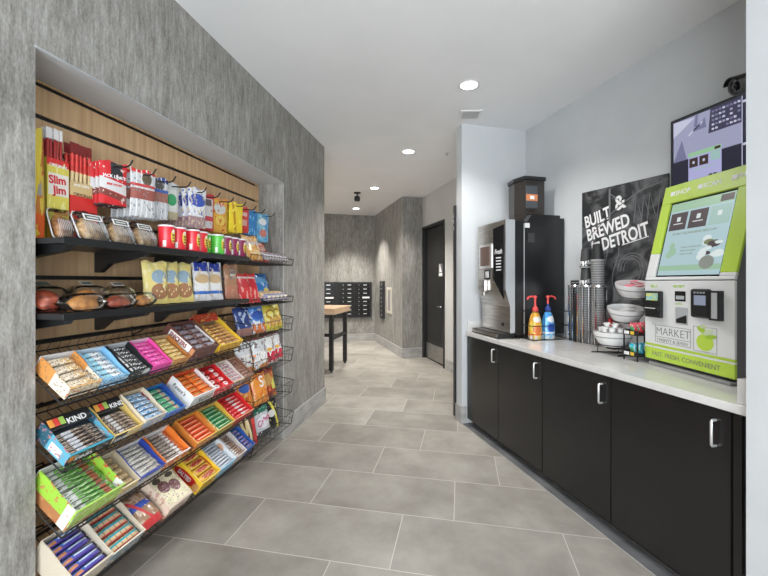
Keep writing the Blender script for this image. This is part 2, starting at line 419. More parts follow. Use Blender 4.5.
mb.prism(pr+pr2, -.07, .100, 'z', M=Rm); mb.build('sunshade', M_blackpl, s)

# ------------------------------------------------------------------ mailroom
def mailbox_unit(v0, v1, z0, z1, cols, label, slots):
    u = thing('mailbox_unit', label, 'mailboxes', RP(v0, 8.93, z0), (0,0,B), group='wall of mailboxes')
    W, H = v1-v0, z1-z0
    mb = MB(); mb.box(0, W, -.035, -.001, 0, H); mb.build('cabinet', M_blackmetal, u, bevel=.003)
    rows = 8; cw = (W-.10)/cols; rh = (H-.06)/rows
    for c in range(cols):
        for r in range(rows):
            x, zz = .05+c*cw, .03+r*rh
            mb = MB(); mb.box(x+.005, x+cw-.005, -.043, -.0355, zz+.004, zz+rh-.004); dr = mb.build('mailbox_door', M_cab, u)
            mb = MB(); mb.cyl((x+cw*.30,-.0435,zz+rh*.55), (x+cw*.30,-.052,zz+rh*.55), .012, 10); mb.build('lock', M_chrome, dr)
            if (c, r) in slots: mb = MB(); mb.box(x+cw*.52, x+cw*.98, -.049, -.0435, zz+rh*.3, zz+rh*.72); mb.build('name_plate', M_lettw, dr)
            else: mb = MB(); mb.box(x+cw*.58, x+cw*.80, -.0475, -.0435, zz+rh*.48, zz+rh*.66); mb.build('number_plate', M_satin, dr)
    return u
mailbox_unit(1.238, 2.085, .565, 1.40, 2, 'black mailbox unit nearest the mailroom corner', {(1,4)})
mailbox_unit(.30, 1.234, .565, 1.40, 2, 'black mailbox unit partly hidden by the snack wall end', {(1,4)})
c = thing('call_panel', 'tall narrow black call button panel on side wall by mailboxes', 'panel', RP(2.16, 7.97, .605), (0,0,B))
mb = MB(); mb.box(-.03, -.001, 0, .36, 0, .815); mb.build('housing', M_blackmetal, c, bevel=.003)
for i in range(8):
    mb = MB(); mb.cyl((-.0305,.18,.07+i*.095), (-.037,.18,.07+i*.095), .020, 10); mb.build('button', M_satin, c)
n = thing('notice_frame', 'beige framed grey notice board beside the black call panel', 'notice board', RP(2.16, 7.43, .755), (0,0,B))
mb = MB(); fw = .05
mb.box(-.02,-.001,0,fw,0,.535); mb.box(-.02,-.001,.335-fw,.335,0,.535); mb.box(-.02,-.001,fw,.335-fw,0,fw); mb.box(-.02,-.001,fw,.335-fw,.535-fw,.535)
mb.build('frame', mat('beige_frame', (.60,.56,.48), .5), n)
mb = MB(); mb.box(-.010,-.002,fw,.335-fw,fw,.535-fw); mb.build('panel', mat('notice_grey', (.25,.24,.23), .5), n)
t = thing('high_table', 'tall table with butcher block top and black metal legs before mailboxes', 'table', (-3.45, 5.60, 0))
mb = MB(); mb.box(0, 1.55, 0, .86, .90, .995); mb.build('tabletop', M_wood, t, bevel=.004)
for x in (.04, 1.45):
    for y in (.045, .755):
        mb = MB(); mb.box(x, x+.06, y, y+.06, .03, .899); mb.cyl((x+.03,y+.03,0),(x+.03,y+.03,.03),.018,10); mb.build('leg', M_blackmetal, t)
mb = MB(); mb.box(1.455, 1.505, .106, .754, .50, .55); mb.box(.045,.095,.106,.754,.50,.55); mb.build('stretcher', M_blackmetal, t)
mb = MB(); mb.box(.096, 1.455, .39, .44, .50, .55); mb.build('cross_rail', M_blackmetal, t)

# ------------------------------------------------------------------ base cabinets and worktop
VF = 1.785
def cabinet(u0, u1, label):
    c = thing('base_cabinet', label, 'cabinet', RP(VF, u0), (0,0,B), group='black base cabinets under the worktop')
    W = u1-u0-.002
    mb = MB(); mb.box(.021, VW-VF-.004, 0, W, .10, .872); mb.build('carcass', M_cab, c)
    mb = MB(); mb.box(.062, VW-VF-.004, 0, W, .001, .10); mb.build('toe_kick', M_blackmetal, c)
    mb = MB(); mb.box(0, .019, .002, W-.002, .055, .868); dr = mb.build('door', M_cab, c, bevel=.0015)
    mb = MB(); hy = .056
    mb.tube([(-.001,hy,.713),(-.022,hy,.713),(-.027,hy,.718),(-.027,hy,.817),(-.022,hy,.822),(-.001,hy,.822)], .0055, 8); mb.build('handle', M_satin, dr, smooth=50)
    return c
cabinet(2.907, 3.468, 'black base cabinet beneath the coffee machine, next to the nib wall')
cabinet(2.336, 2.905, 'black base cabinet beneath the sanitizer bottles, second from nib wall')
cabinet(1.751, 2.334, 'black base cabinet beneath the tiered bowls, third from nib wall')
cabinet(1.154, 1.749, 'widest looking black base cabinet beneath the green payment kiosk')
f = MB(); f.box(.006, .03, 0, .066, .055, .868); f.box(-.004,.006,.03,.04,.055,.868)
tag(f.build('filler_panel', M_cab, loc=RP(VF, UP+.01), rot=(0,0,B)), 'narrow black filler strip between the last cabinet and white pillar', 'panel')
w = thing('worktop', 'long white quartz worktop over the black cabinets', 'counter', RP(1.772, UP+.004), (0,0,B))
mb = MB(); mb.box(0, VW-1.772-.003, 0, UN0-UP-.008, .876, .914); mb.build('slab', M_quartz, w, bevel=.003)
mb = MB(); mb.box(.02, VW-1.772-.004, UN0-UP-.028, UN0-UP-.009, .9145, 1.015); mb.build('side_splash', M_quartz, w, bevel=.002)
mb = MB(); mb.box(.02, VW-1.772-.004, 0, .060, .9145, 1.015); mb.build('side_splash', M_quartz, w, bevel=.002)

# ------------------------------------------------------------------ coffee machine
ZC = .9145
U0, U1 = 2.91, 3.385
c = thing('coffee_machine', 'tall black and steel coffee machine at the nib wall end of worktop', 'coffee machine', RP(1.86, U0, ZC), (0,0,B))
W = U1-U0
mb = MB()
mb.box(.096,.594,.072,W,.03,1.02)
mb.prism([(.096,.03),(.594,.03),(.594,1.06),(.552,1.06),(.552,1.085),(.262,1.085),(.215,1.02),(.096,1.02)], 0, .0715, 'y'); mb.build('body', M_blackpl, c, bevel=.004)
mb = MB(); mb.box(.135,.165,.03,.06,0,.03); mb.box(.5,.53,.03,.06,0,.03); mb.box(.135,.165,W-.06,W-.03,0,.03); mb.box(.5,.53,W-.06,W-.03,0,.03); mb.build('foot', M_blackpl, c)
mb = MB(); mb.box(.178,.185,-.004,-.0005,.04,1.0); mb.build('side_trim', M_silver, c)
mb = MB(); mb.box(.19,.235,-.004,-.0005,.965,1.005); mb.build('badge', M_lettw, c)
mb = MB(); mb.box(.225,.285,-.004,-.0005,.84,.92); mb.build('badge', mat('badge_dark', (.05,.05,.05), .3), c)
# the steel door on the front with its dispensing bay cut out
mb = MB()
mb.prism([(0,.42),(.0,1.03),(.092,1.03),(.092,.05),(.045,.05),(.045,.28)], 0, W, 'y', 0, None, 1); mb.build('front_door', [M_steel, M_silver], c, bevel=.003)
mb = MB(); mb.prism([(.02,.34),(.19,.52),(.19,.97),(.02,.99)], -.006, -.0006, 'x'); mb.build('menu_glass', M_blackgl, c)
text(c, 'Fresh', .06, (-.0068, .165, .74), (PI/2, 0, -PI/2), M_lettw, sx=.9, shear=.2, bold=.001)
mb = MB()
for i in range(5): mb.box(-.0075,-.0062,.06,.14,.70-i*.027,.71-i*.027)
mb.build('menu_lines', M_lettw, c)
mb = MB(); mb.box(-.012,-.0006,.215,.425,.62,.84); mb.box(-.014,-.012,.235,.41,.64,.82,1); mb.build('touch_screen', [M_satin, mat('screen_brown', (.16,.11,.09), .15)], c)
mb = MB(); mb.box(-.008,-.0006,.24,.34,.52,.60); mb.prism([(.26,.53),(.32,.59),(.32,.53),(.26,.59)], -.0095, -.0082, 'x', 1); mb.build('logo_plate', [M_blackgl, M_lettw], c)
mb = MB(); mb.box(-.03,-.0006,.30,.42,.40,.51); mb.cyl((-.015,.38,.40),(-.015,.38,.36),.012,12); mb.cyl((-.015,.34,.40),(-.015,.34,.36),.012,12); mb.build('spout', M_steel, c, bevel=.004)
mb = MB(); mb.box(-.004,-.0006,.09,.13,.10,.13); mb.build('maker_plate', M_blackpl, c, loc=(.045,0,0))
mb = MB(); mb.box(-.06,.092,.02,W+.002,.004,.045); mb.box(-.063,-.0605,.03,W,.012,.04,1); mb.build('drip_tray', [M_blackmetal, M_steel], c, bevel=.003)
mb = MB()
for i in range(12): mb.box(-.052,.03,.04+i*.032,.05+i*.032,.0455,.048)
mb.build('drip_grate', M_steel, c)
# bean hopper
hx, hy = .372, .235
mb = MB(); mb.prism([(hx-.105,hy-.13),(hx+.10,hy-.13),(hx+.10,hy+.13),(hx-.105,hy+.13),(hx-.13,hy)], 1.0215, 1.415, 'z'); mb.build('bean_hopper', mat('smoked_plastic', (.035,.03,.027), .12, alpha=.84), c, bevel=.004)
mb = MB(); mb.prism([(hx-.113,hy-.14),(hx+.108,hy-.14),(hx+.108,hy+.14),(hx-.113,hy+.14),(hx-.14,hy)], 1.416, 1.448, 'z'); mb.build('hopper_lid', M_blackpl, c, bevel=.004)
mb = MB(); mb.box(hx-.10,hx+.02,hy-.137,hy-.1315,1.16,1.36,0); mb.box(hx-.10,hx+.02,hy-.1385,hy-.1372,1.225,1.285,1); mb.box(hx-.06,hx-.015,hy-.1395,hy-.1388,1.24,1.27,2); mb.build('hopper_label', [mat('label_slate', (.06,.07,.08), .5), mat('label_orange', (.62,.22,.09), .5), M_lettw], c)
mb = MB(); mb.box(hx-.095,hx+.09,hy-.12,hy+.12,1.0235,1.13); mb.build('coffee_beans', noise_mat('beans', (.02,.01,.006), (.10,.05,.03), (90,90,90), .5), c)

# ------------------------------------------------------------------ pump bottles in a wire rack
def pump_bottle(v, u, body, cap, label, flip):
    t = thing('pump_bottle', label, 'bottle', RP(v, u, ZC+.004), (0,0,B+(PI if flip else 0)), group='pump bottles in the wire rack')
    mb = MB(); mb.lathe([(0,0),(.052,0),(.058,.012),(.060,.05),(.058,.12),(.050,.17),(.034,.215),(.022,.235),(0,.235)], n=28); o = mb.build('bottle', body, t, smooth=50); o.scale = (1,.8,1)
    mb = MB(); mb.lathe([(.024,.236),(.026,.24),(.026,.262),(.018,.275),(.010,.28),(.010,.300),(0,.300)], n=20); mb.build('collar', cap, t, smooth=50)
    mb = MB(); mb.lathe([(0,.3005),(.009,.3005),(.009,.35),(.017,.352),(.017,.368),(0,.372)], n=16)
    mb.tube([(.0,0,.362),(-.04,0,.364),(-.068,0,.356),(-.075,0,.338)], .0075, 8); mb.build('pump', M_pumpred, t, smooth=50)
    return t
M_pumpred = mat('pump_red', (.80,.09,.08), .35)
pump_bottle(2.098, 2.835, pkg('orange_creamer', (.85,.42,.06), [('band','z',0,.14,(.80,.70,.62)), ('noise',3,.56,(.85,.62,.08)), ('ell','x','z',.42,.36,.30,.15,(.75,.2,.05)), ('ell','x','z',.45,.72,.28,.10,(.85,.82,.78)), ('band','z',.16,.21,(.7,.12,.05))]), M_pumpred, 'yellow and orange pump bottle with red pump beside coffee machine', False)
pump_bottle(2.226, 2.835, pkg('blue_creamer', (.06,.32,.72), [('band','z',0,.14,(.75,.78,.82)), ('noise',3,.56,(.25,.62,.85)), ('ell','x','z',.45,.72,.3,.12,(.85,.85,.85)), ('ell','x','z',.5,.42,.28,.14,(.03,.08,.40)), ('band','z',.2,.26,(.85,.85,.85))]), mat('navy_cap', (.02,.05,.25), .35), 'blue pump bottle with red pump and navy collar', True)
r = thing('wire_rack', 'black wire rack holding the two pump bottles', 'rack', RP(2.03, 2.77, ZC), (0,0,B))
L = .365; Dp = .132
mb = MB()
for z in (.0035, .12, .24): mb.tube([(0,0,z),(L,0,z),(L,Dp,z),(0,Dp,z),(0,0,z)], .003, 6)
mb.build('frame', M_wire, r)
mb = MB()
for i in range(11):
    x = L*i/10
    mb.wire((x,Dp,.0035),(x,Dp,.24), .002)
    if i in (0, 3, 10): mb.wire((x,0,.0035),(x,0,.24), .002)
for y in (.05,.11): mb.wire((0,y,.0035),(0,y,.24),.002); mb.wire((L,y,.0035),(L,y,.24),.002)
mb.build('upright_wires', M_wire, r)

# ------------------------------------------------------------------ cup organiser
cu0, cv0 = 2.395, 2.31
o = thing('cup_organiser', 'chrome and black three column cup holder below the poster', 'cup holder', RP(cv0, cu0, ZC), (0,0,B))
cols = [(.055,.285,.036), (.055,.165,.050), (.055,.045,.050)]
mb = MB(); mb.prism([(-.02,0),(.10,-.02),(.12,.03),(.12,.31),(.10,.335),(-.02,.32),(-.045,.16)], .001, .014, 'z'); mb.build('base', M_chrome, o, bevel=.003)
for k, (x, y, rr) in enumerate(cols):
    mb = MB()
    for a in (30, 150, 210, 330):
        px, py = x+(rr+.009)*math.cos(math.radians(a)), y+(rr+.009)*math.sin(math.radians(a))
        mb.box(px-.005, px+.005, py-.0045, py+.0045, .014, .455)
    mb.build('upright', M_chrome, o)
    mb = MB(); mb.lathe([(rr+.016,.455),(rr+.016,.467),(rr+.0035,.467),(rr+.0035,.455),(rr+.016,.455)], c=(x,y,0), n=24, cap=False); mb.build('top_ring', M_chrome, o, smooth=40)
M_cupg = mat('cup_grey', (.22,.22,.215), .5); M_cupr = mat('cup_rim', (.40,.40,.39), .5); M_cupk = mat('cup_black', (.02,.02,.021), .5)
M_cuplogo = pkg('cup_logo', (.05,.05,.05), [('slant','z','x',-.25,.05,.30,(.8,.8,.8)), ('noise',(9,9,5),.52,(.05,.05,.05))], .5)
def cup(v, u, z, label, mats, r=.045, h=.105, grp=None):
    mb = MB(); mb.lathe([(r*.68,0),(r*.97,h-.006),(r*1.06,h-.005),(r*1.07,h),(r*.98,h)], n=20, mats=[0,1,1,1], cap=False)
    mb.lathe([(0,.002),(r*.68,.002)], n=20, cap=False)
    o = mb.build('paper_cup', mats, loc=RP(v,u,z), rot=(0,0,B+random.uniform(-.4,.4)), smooth=40)
    return tag(o, label, 'cup', grp)
def pos(k): x, y, rr = cols[k]; return cv0+x, cu0+y
# nested cups: rims showing
v1_, u1_ = pos(1); p0 = None
def nest(v, u, z0, n, what, grp):
    base = None
    for i in range(n):
        l = f'grey paper cup in the {what} stack, {ORDU(i, n)}'
        if base is None: base = cup(v, u, z0, l, [M_cupg, M_cupr], grp=grp)
        else:
            q = base.copy(); C.objects.link(q); q.location = RP(v, u, z0+i*.0185); q['label'] = l
NUMS = ['first','second','third','fourth','fifth','sixth','seventh','eighth','ninth','tenth','eleventh','twelfth','thirteenth','fourteenth','fifteenth','sixteenth','seventeenth','eighteenth','nineteenth','twentieth']
TENS = ['twenty','thirty','forty']
def ORDN(i):
    if i < 20: return NUMS[i]
    a, b = divmod(i+1, 10)
    return (TENS[a-2][:-1]+'ieth') if b == 0 else f'{TENS[a-2]}-{NUMS[b-1]}'
def ORDU(i, n): return 'topmost' if i == n-1 else ('bottom one' if i == 0 else f'{ORDN(i)} from the bottom')
nest(v1_, u1_, ZC+.016, 19, 'middle', 'nested paper cups, middle stack')
v2_, u2_ = pos(2)
nest(v2_, u2_, ZC+.016, 30, 'taller poster side', 'nested paper cups, poster side stack')
topz = ZC+.016+18*.0185+.106
for i, zz in enumerate((topz+.001, topz+.153)):
    mb = MB(); r = .045; h = .15; mb.lathe([(0,h),(r*.68,h),(r*.98,.006),(r*1.07,.004),(r*1.07,0),(r*.98,0)], n=24, mats=[0,0,1,1,1], cap=False)
    tag(mb.build('paper_cup', [M_cuplogo, M_cupr], loc=RP(v1_,u1_,zz), rot=(0,0,B+.3), smooth=40), ['black upside-down printed cup standing on the middle cup stack', 'black upside-down printed cup on top of the other black cup'][i], 'cup', 'upside-down black cups')
topz2 = ZC+.016+29*.0185+.106
mb = MB(); r = .05; mb.lathe([(0,.125),(r*.62,.125),(r*.9,.006),(r*1.0,.004),(r*1.0,0),(r*.95,0)], n=24, mats=[0,0,1,1,1], cap=False)
tag(mb.build('paper_cup', [M_cupk, M_cupr], loc=RP(v2_,u2_,topz2+.001), rot=(0,0,B), smooth=40), 'plain black cup upside-down on the taller grey cup stack', 'cup')
v3_, u3_ = pos(0); lidb = None
for i in range(24):
    l = f'black cup lid in the lid stack, {ORDU(i, 24)}'
    if lidb is None:
        mb = MB(); r = .034; mb.lathe([(r*1.0,0),(r*1.02,.004),(r*.93,.006),(r*.86,.017),(r*.78,.017),(r*.74,.011),(0,.011)], n=20, cap=False)
        lidb = tag(mb.build('cup_cover', M_cupk, loc=RP(v3_,u3_,ZC+.016), rot=(0,0,B), smooth=50), l, 'lid', 'black lids in the cup holder')
    else:
        q = lidb.copy(); C.objects.link(q); q.location = RP(v3_,u3_,ZC+.016+i*.0205); q['label'] = l

# ------------------------------------------------------------------ three tier bowls
M_ceram = noise_mat('white_ceramic', (.74,.74,.73), (.80,.80,.79), (6,6,6), .2)
M_cband = mat('ceramic_band', (.25,.26,.26), .4)
bs = thing('bowl_stand', 'black wire three tier stand carrying white bowls', 'stand', RP(2.24, 2.06, ZC), (0,0,B))
TIER = [(2.205,2.145,ZC+.05,.120), (2.295,2.13,ZC+.218,.112), (2.335,2.105,ZC+.385,.112)]
mb = MB()
mb.tube([(.193,.03,.005),(.193,.03,.345)], .0045, 8); mb.tube([(-.14,.16,.005),(.193,.03,.005),(-.10,-.02,.005)], .0045, 8)
mb.build('upright', M_wire, bs)
SW = Matrix.Translation(RP(2.24, 2.06, ZC)) @ Matrix.Rotation(B,4,'Z'); SWI = SW.inverted()
def tier_matrix(i):              # the two upper bowls tip a little towards the aisle
    v, u, z, r = TIER[i]
    tip = (0, .20, .24)[i]
    q = Vector((0,0,1)).rotation_difference(Vector((-.55*cB*tip+.8*sB*tip, -.55*sB*tip-.8*cB*tip, 1)).normalized()).to_matrix().to_4x4()
    return Matrix.Translation(RP(v,u,z-.0135)) @ q @ Matrix.Rotation(B,4,'Z')
for i, (v, u, z, r) in enumerate(TIER):
    TM = SWI @ tier_matrix(i)
    pts = [TM @ Vector((.72*r*math.cos(t), .72*r*math.sin(t), .026)) for t in [2*PI*j/20 for j in range(21)]]
    mb = MB(); mb.tube(pts, .003, 6)
    if i == 0:
        for a in (20, 140, 260):
            t_ = math.radians(a); p_ = TM @ Vector((.72*r*math.cos(t_), .72*r*math.sin(t_), .026)); mb.tube([p_, (p_.x+.05*r*math.cos(t_), p_.y+.05*r*math.sin(t_), .004)], .003, 6)
    else:
        p_ = max(pts, key=lambda q: q.x-.3*q.y); mb.tube([p_, (p_.x+.01, p_.y, p_.z-.025), (.193, .03, p_.z-.035)], .003, 6)
    mb.build('bowl_ring', M_wire, bs)
BL = ['bottom white bowl of the tier stand, full of creamer cups','middle white bowl of the tier stand, holding small packets','top white bowl of the tier stand, holding pink packets']
for ti_, ((v, u, z, r), l) in enumerate(zip(TIER, BL)):
    mb = MB()
    mb.lathe([(0,.014),(.42*r,.014),(.55*r,.0145),(.72*r,.035),(.93*r,.078),(.955*r,.085),(1.0*r,.108),(1.0*r,.114),(.965*r,.114),(.90*r,.080),(.70*r,.043),(.45*r,.0285),(0,.0285)], n=36, mats=[0,0,0,0,1,0,0,0,0,0,0,0], cap=False)
    tag(mb.build('serving_bowl', [M_ceram, M_cband], loc=RP(v,u,z-.0135), rot=tier_matrix(ti_).to_euler(), smooth=50), l, 'bowl', 'white bowls on the tier stand')
# creamers in bottom bowl, packets in the others
mb = MB(); mb.lathe([(0,0),(.014,0),(.019,.024),(.025,.025),(.025,.027),(0,.028)], n=12); crm = mb.mesh('creamer_cup', mat('creamer_white', (.85,.85,.84), .4), 40)
v, u, z, r = TIER[0]; k = 0
spots = [(0,0,.034)]+[(.046*math.cos(i*PI/3), .046*math.sin(i*PI/3), .036) for i in range(6)]+[(.078*math.cos(i*PI/5+.2), .078*math.sin(i*PI/5+.2), .066) for i in range(10)]+[(.03*math.cos(i*2*PI/5+.3), .03*math.sin(i*2*PI/5+.3), .064) for i in range(5)]+[(.066*math.cos(i*2*PI/8+.7), .066*math.sin(i*2*PI/8+.7), .100) for i in range(8)]+[(.0,.0,.098)]+[(.034*math.cos(i*2*PI/3+.2), .034*math.sin(i*2*PI/3+.2), .130) for i in range(3)]
for (a, b, c_) in spots:
    q = bpy.data.objects.new('creamer_cup', crm); C.objects.link(q)
    q.location = RP(v+a, u+b, z-.0135+c_+.015); q.rotation_euler = (random.uniform(-.2,.2), random.uniform(-.2,.2), random.uniform(0,6))
    tag(q, 'small white creamer cup heaped in the bottom bowl', 'creamer', 'creamer cups in the bottom bowl')
def pillow(w, d, t, n=6):
    mb = MB(); vs, fs = [], []
    for sgn in (1, -1):
        for j in range(n+1):
            for i in range(n+1):
                x, y = i/n*2-1, j/n*2-1
                vs.append((x*w/2, y*d/2, sgn*t/2*max(0,(1-x**4))**.6*max(0,(1-y**4))**.6))
    N = (n+1)**2
    for s_ in (0, 1):
        for j in range(n):
            for i in range(n):
                q = [s_*N+j*(n+1)+i, s_*N+j*(n+1)+i+1, s_*N+(j+1)*(n+1)+i+1, s_*N+(j+1)*(n+1)+i]
                fs.append(q if s_ == 0 else q[::-1])
    return mb.add(vs, fs)
pk = [pillow(.06,.045,.006).mesh('packet', mat('packet_pink', (.80,.22,.30), .5), 60), pillow(.06,.045,.006).mesh('packet', mat('packet_white', (.75,.75,.74), .5), 60)]
for ti, (nm, lab) in ((2, ('sweetener_packet','pink sweetener packet in the top white bowl')), (1, ('sugar_packet','white sugar packet in the middle white bowl'))):
    v, u, z, r = TIER[ti]
    for i in range(10):
        a = i*2*PI/5+ti; rad = .045 if i < 5 else .03
        q = bpy.data.objects.new(nm, pk[0 if ti == 2 else 1]); C.objects.link(q)
        mm_ = tier_matrix(ti) @ Matrix.Translation((rad*math.cos(a), rad*math.sin(a), .060+.024*(i//5)+.007*(i % 5)+(.012 if ti==2 else 0))) @ Euler((random.uniform(-.3,.3), random.uniform(-.3,.3), a)).to_matrix().to_4x4(); q.location = mm_.translation; q.rotation_euler = mm_.to_euler()
        tag(q, lab, 'packet', lab.replace(' packet in', ' packets in'))
# red bows of wrapped treats behind, small dark boxes of tea beside the kiosk
q = pillow(.19,.13,.05, 8).build('treat_bag', mat('treat_red', (.62,.03,.035), .35), loc=RP(2.375,2.30,ZC+.168), rot=(PI/2-.2,0,B+.6), smooth=60)
tag(q, 'red wrapped treat bag behind the bottom bowl', 'bag')
hold = thing('treat_holder', 'small black stand behind the bowls holding a red treat bag', 'stand', RP(2.385,2.295,ZC), (0,0,B))
mb = MB(); mb.box(-.05,.05,-.035,.035,.001,.012); mb.build('base', M_blackmetal, hold)
mb = MB(); mb.box(-.035,.035,-.025,.025,.012,.09); mb.build('block', M_blackmetal, hold)
TB = [(0,'black'),(1,'black')]
tk = thing('packet_rack', 'small black two tier rack of colourful packets beside the kiosk', 'rack', RP(2.112,1.873,ZC), (0,0,B))
mb = MB()
for z in (.03,.16):
    mb = MB(); mb.box(0,.17,0,.10,z,z+.006); mb.box(-.003,0,0,.10,z,z+.03); mb.box(0,.17,.10,.103,z,z+.03); mb.build('shelf', M_blackmetal, tk)
mb = MB()
for x in (.003,.167):
    for y in (.003,.097): mb.box(x-.003,x+.003,y-.003,y+.003,.001,.19)
mb.build('post', M_blackmetal, tk)
for z in (.036,.166):
    mb = MB(); mb.box(-.0045,-.0031,.02,.045,z,z+.02); mb.build('price_tag', M_lety, tk)
    mb = MB(); mb.box(-.0045,-.0031,.055,.09,z,z+.02); mb.build('label_strip', M_lettw, tk)
for tier, z, colr, cn in ((0,.037,(.05,.45,.60),'turquoise'),(1,.167,(.62,.05,.07),'red')):
    me = pillow(.07,.045,.03,6).mesh('candy_packet', pkg('packet_'+cn, colr, [('noise',4,.6,(.75,.75,.75)), ('ell','x','y',.5,.5,.25,.3,(.1,.5,.2))]), 60)
    for i in range(4):
        q = bpy.data.objects.new('candy_packet', me); C.objects.link(q)
        a = Matrix.Translation(RP(2.112,1.873,ZC)) @ Matrix.Rotation(B,4,'Z') @ Vector((.028+.04*i,.05,z+.037))
        q.location = a; q.rotation_euler = (0,math.radians(70),B)
        tag(q, f'{cn} candy packet in small black rack, {ORDN(i)} from its front', 'packet', f'{cn} packets in the small black rack')

# ------------------------------------------------------------------ poster
P0, P1 = 1.948, 2.693
p = thing('poster', 'black and white coffee poster on the wall behind the cups', 'poster', RP(VW-.003, P0, 1.20), (0,0,B))
M_post = mat('poster_print', (.03,.032,.034), .35); t = NT(M_post)
tc = t.n('ShaderNodeTexCoord'); n1 = t.n('ShaderNodeTexNoise'); n1.inputs['Scale'].default_value = 5; n1.inputs['Detail'].default_value = 7; n1.inputs['Distortion'].default_value = 2.2
t.l(tc.outputs['Object'], n1.inputs['Vector']); r_ = t.n('ShaderNodeValToRGB'); t.l(n1.outputs[0], r_.inputs[0])
e = r_.color_ramp.elements; e[0].position = .42; e[0].color = (.022,.024,.026,1); e[1].position = .72; e[1].color = (.16,.165,.17,1); t.l(r_.outputs[0], t.b.inputs['Base Color'])
W = P1-P0; Hh = .955
mb = MB(); mb.prism([(0,0),(W,0),(W,Hh-.0),(0,Hh-.035)], -.012, 0, 'x'); mb.build('board', M_post, p)
fz = .012
mb = MB()
arc = [(W*.05+W*.85*(i/14), Hh*.60+.30*math.sin(PI*.5*(1-i/14))) for i in range(15)]
mb.tube([(-.0135, a, b) for a, b in arc], .004, 5); mb.tube([(-.0135,W*.62,Hh*.70),(-.0135,W*.62,Hh-.03)], .007, 5); mb.tube([(-.0135,W*.62,Hh*.93),(-.0135,W*.42,Hh*.80)],.003,5)
for a in (.34,.26,.20,.10): mb.tube([(-.0135,W*a,Hh*.66),(-.0135,W*(a-.03),Hh*.86),(-.0135,W*(a-.08),Hh*.70)], .003, 5)
for i in range(3):
    mb.tube([(-.0135, W*.36+(.07+.025*i)*math.cos(q), Hh*.30+(.09+.02*i)*math.sin(q)) for q in [2*PI*j/24 for j in range(22)]], .0025, 4)
for i in range(2): mb.tube([(-.0135, W*(.55+.14*i)+.03*math.sin(q*5), .12+.35*q) for q in [j/20 for j in range(21)]], .0025, 4)
mb.build('line_art', mat('chalk_grey', (.20,.205,.21), .6), p)
TXT = (PI/2, 0, -PI/2)
def ptext(s, size, u, z, fit, ang=0, bold=.004, shear=.0):
    text(p, s, size, (-.0128, u-P0, z-1.20), (Matrix.Rotation(-PI/2,3,'Z') @ Matrix.Rotation(PI/2,3,'X') @ Matrix.Rotation(ang,3,'Z')).to_euler(), M_lettw, fit=fit, bold=bold, shear=shear)
ang = math.radians(11)
ptext('BUILT', .136, 2.655, 1.853, .255, ang, .0035)
ptext('&', .150, 2.355, 1.945, .095, ang, .004)
ptext('BREWED', .136, 2.632, 1.742, .405, ang, .0035)
ptext('from', .072, 2.590, 1.682, .088, ang, .003, .3)
ptext('DETROIT', .136, 2.478, 1.656, .405, ang, .0035)
mb = MB(); y0_ = 2.30-P0; mb.prism([(y0_,.478),(y0_-.215,.520),(y0_-.215,.526),(y0_,.484)], -.0135, -.0125, 'x'); mb.build('underline', M_lettw, p)

# ------------------------------------------------------------------ wall screen
s = thing('wall_screen', 'black wall mounted screen showing camera feeds above the kiosk', 'screen', RP(VW-.002, 1.07, 1.885), (0,0,B))
TW, TH = 1.899-1.07, .548
mb = MB(); mb.box(-.055,-.001,0,TW,0,TH); mb.build('housing', M_blackpl, s, bevel=.004)
mb = MB(); mb.box(-.0565,-.0555,.014,TW-.014,.014,TH-.014); mb.build('panel', mat('screen_black', (.01,.01,.015), .15, emit=(.012,.012,.022), es=1), s)
def em(name, c, k=.75): return mat(name, (0,0,0), .3, emit=c, es=k*.72)
E_lav = em('feed_lavender', (.36,.37,.53)); E_dk = em('feed_dark', (.05,.045,.09)); E_lt = em('feed_light', (.58,.59,.76)); E_gr = em('ui_green', (.32,.58,.34)); E_br = em('ui_brown', (.05,.03,.03)); E_md = em('feed_mid', (.19,.19,.33))
fx0, fx1, fz0, fz1 = TW-.395, TW-.022, .275, .525
mb = MB()
mb.box(-.0575,-.0566,fx0,fx1,fz0,fz1,0)
yy = lambda a: fx1-a*(fx1-fx0)
zz_ = lambda b: fz0+b*(fz1-fz0)
def poly(pts, m, d=.0583): mb.prism([(yy(a), zz_(b)) for a, b in pts], -d, -.0576, 'x', m)
poly([(.55,.45),(1,.45),(1,1),(.58,1)], 1)                     # the rack in the feed
poly([(0,.62),(.35,.95),(0,1)], 2); poly([(.28,.62),(.50,.86),(.52,.62)], 3); poly([(0,.0),(.14,.5),(.22,.0)], 3, .0580); poly([(.33,.72),(.36,1),(.40,1),(.38,.72)], 3)
for r_i in range(5):
    for c_i in range(8):
        if random.random() < .8: poly([(.60+c_i*.05,.50+r_i*.1),(.635+c_i*.05,.50+r_i*.1),(.635+c_i*.05,.54+r_i*.1),(.60+c_i*.05,.55+r_i*.1)], random.choice([2,0,3]), .0588)
for i in range(6): poly([(.24+.035*i,.55+.035*i),(.27+.035*i,.55+.035*i),(.30+.035*i,.62+.035*i),(.27+.035*i,.62+.035*i)], random.choice([1,2]), .0588)
mb.build('camera_feed', [E_lav, E_dk, E_lt, E_md], s)
mb = MB(); ux0, ux1 = TW-.296, TW-.114
mb.box(-.0586,-.0566,ux0,ux1,.06,.305,0); mb.box(-.0592,-.0587,ux0,ux1,.280,.305,1); mb.box(-.0597,-.0593,ux0+.004,ux0+.035,.285,.300,2)
for i in range(2): mb.box(-.0592,-.0587,ux1-.055-.058*i,ux1-.006-.058*i,.215,.270,2); mb.box(-.0597,-.0593,ux1-.037-.058*i,ux1-.025-.058*i,.235,.25,3)
mb.box(-.0592,-.0587,ux0+.005,ux0+.055,.225,.275,4); mb.box(-.0592,-.0587,ux0+.03,ux1-.03,.197,.201,1)
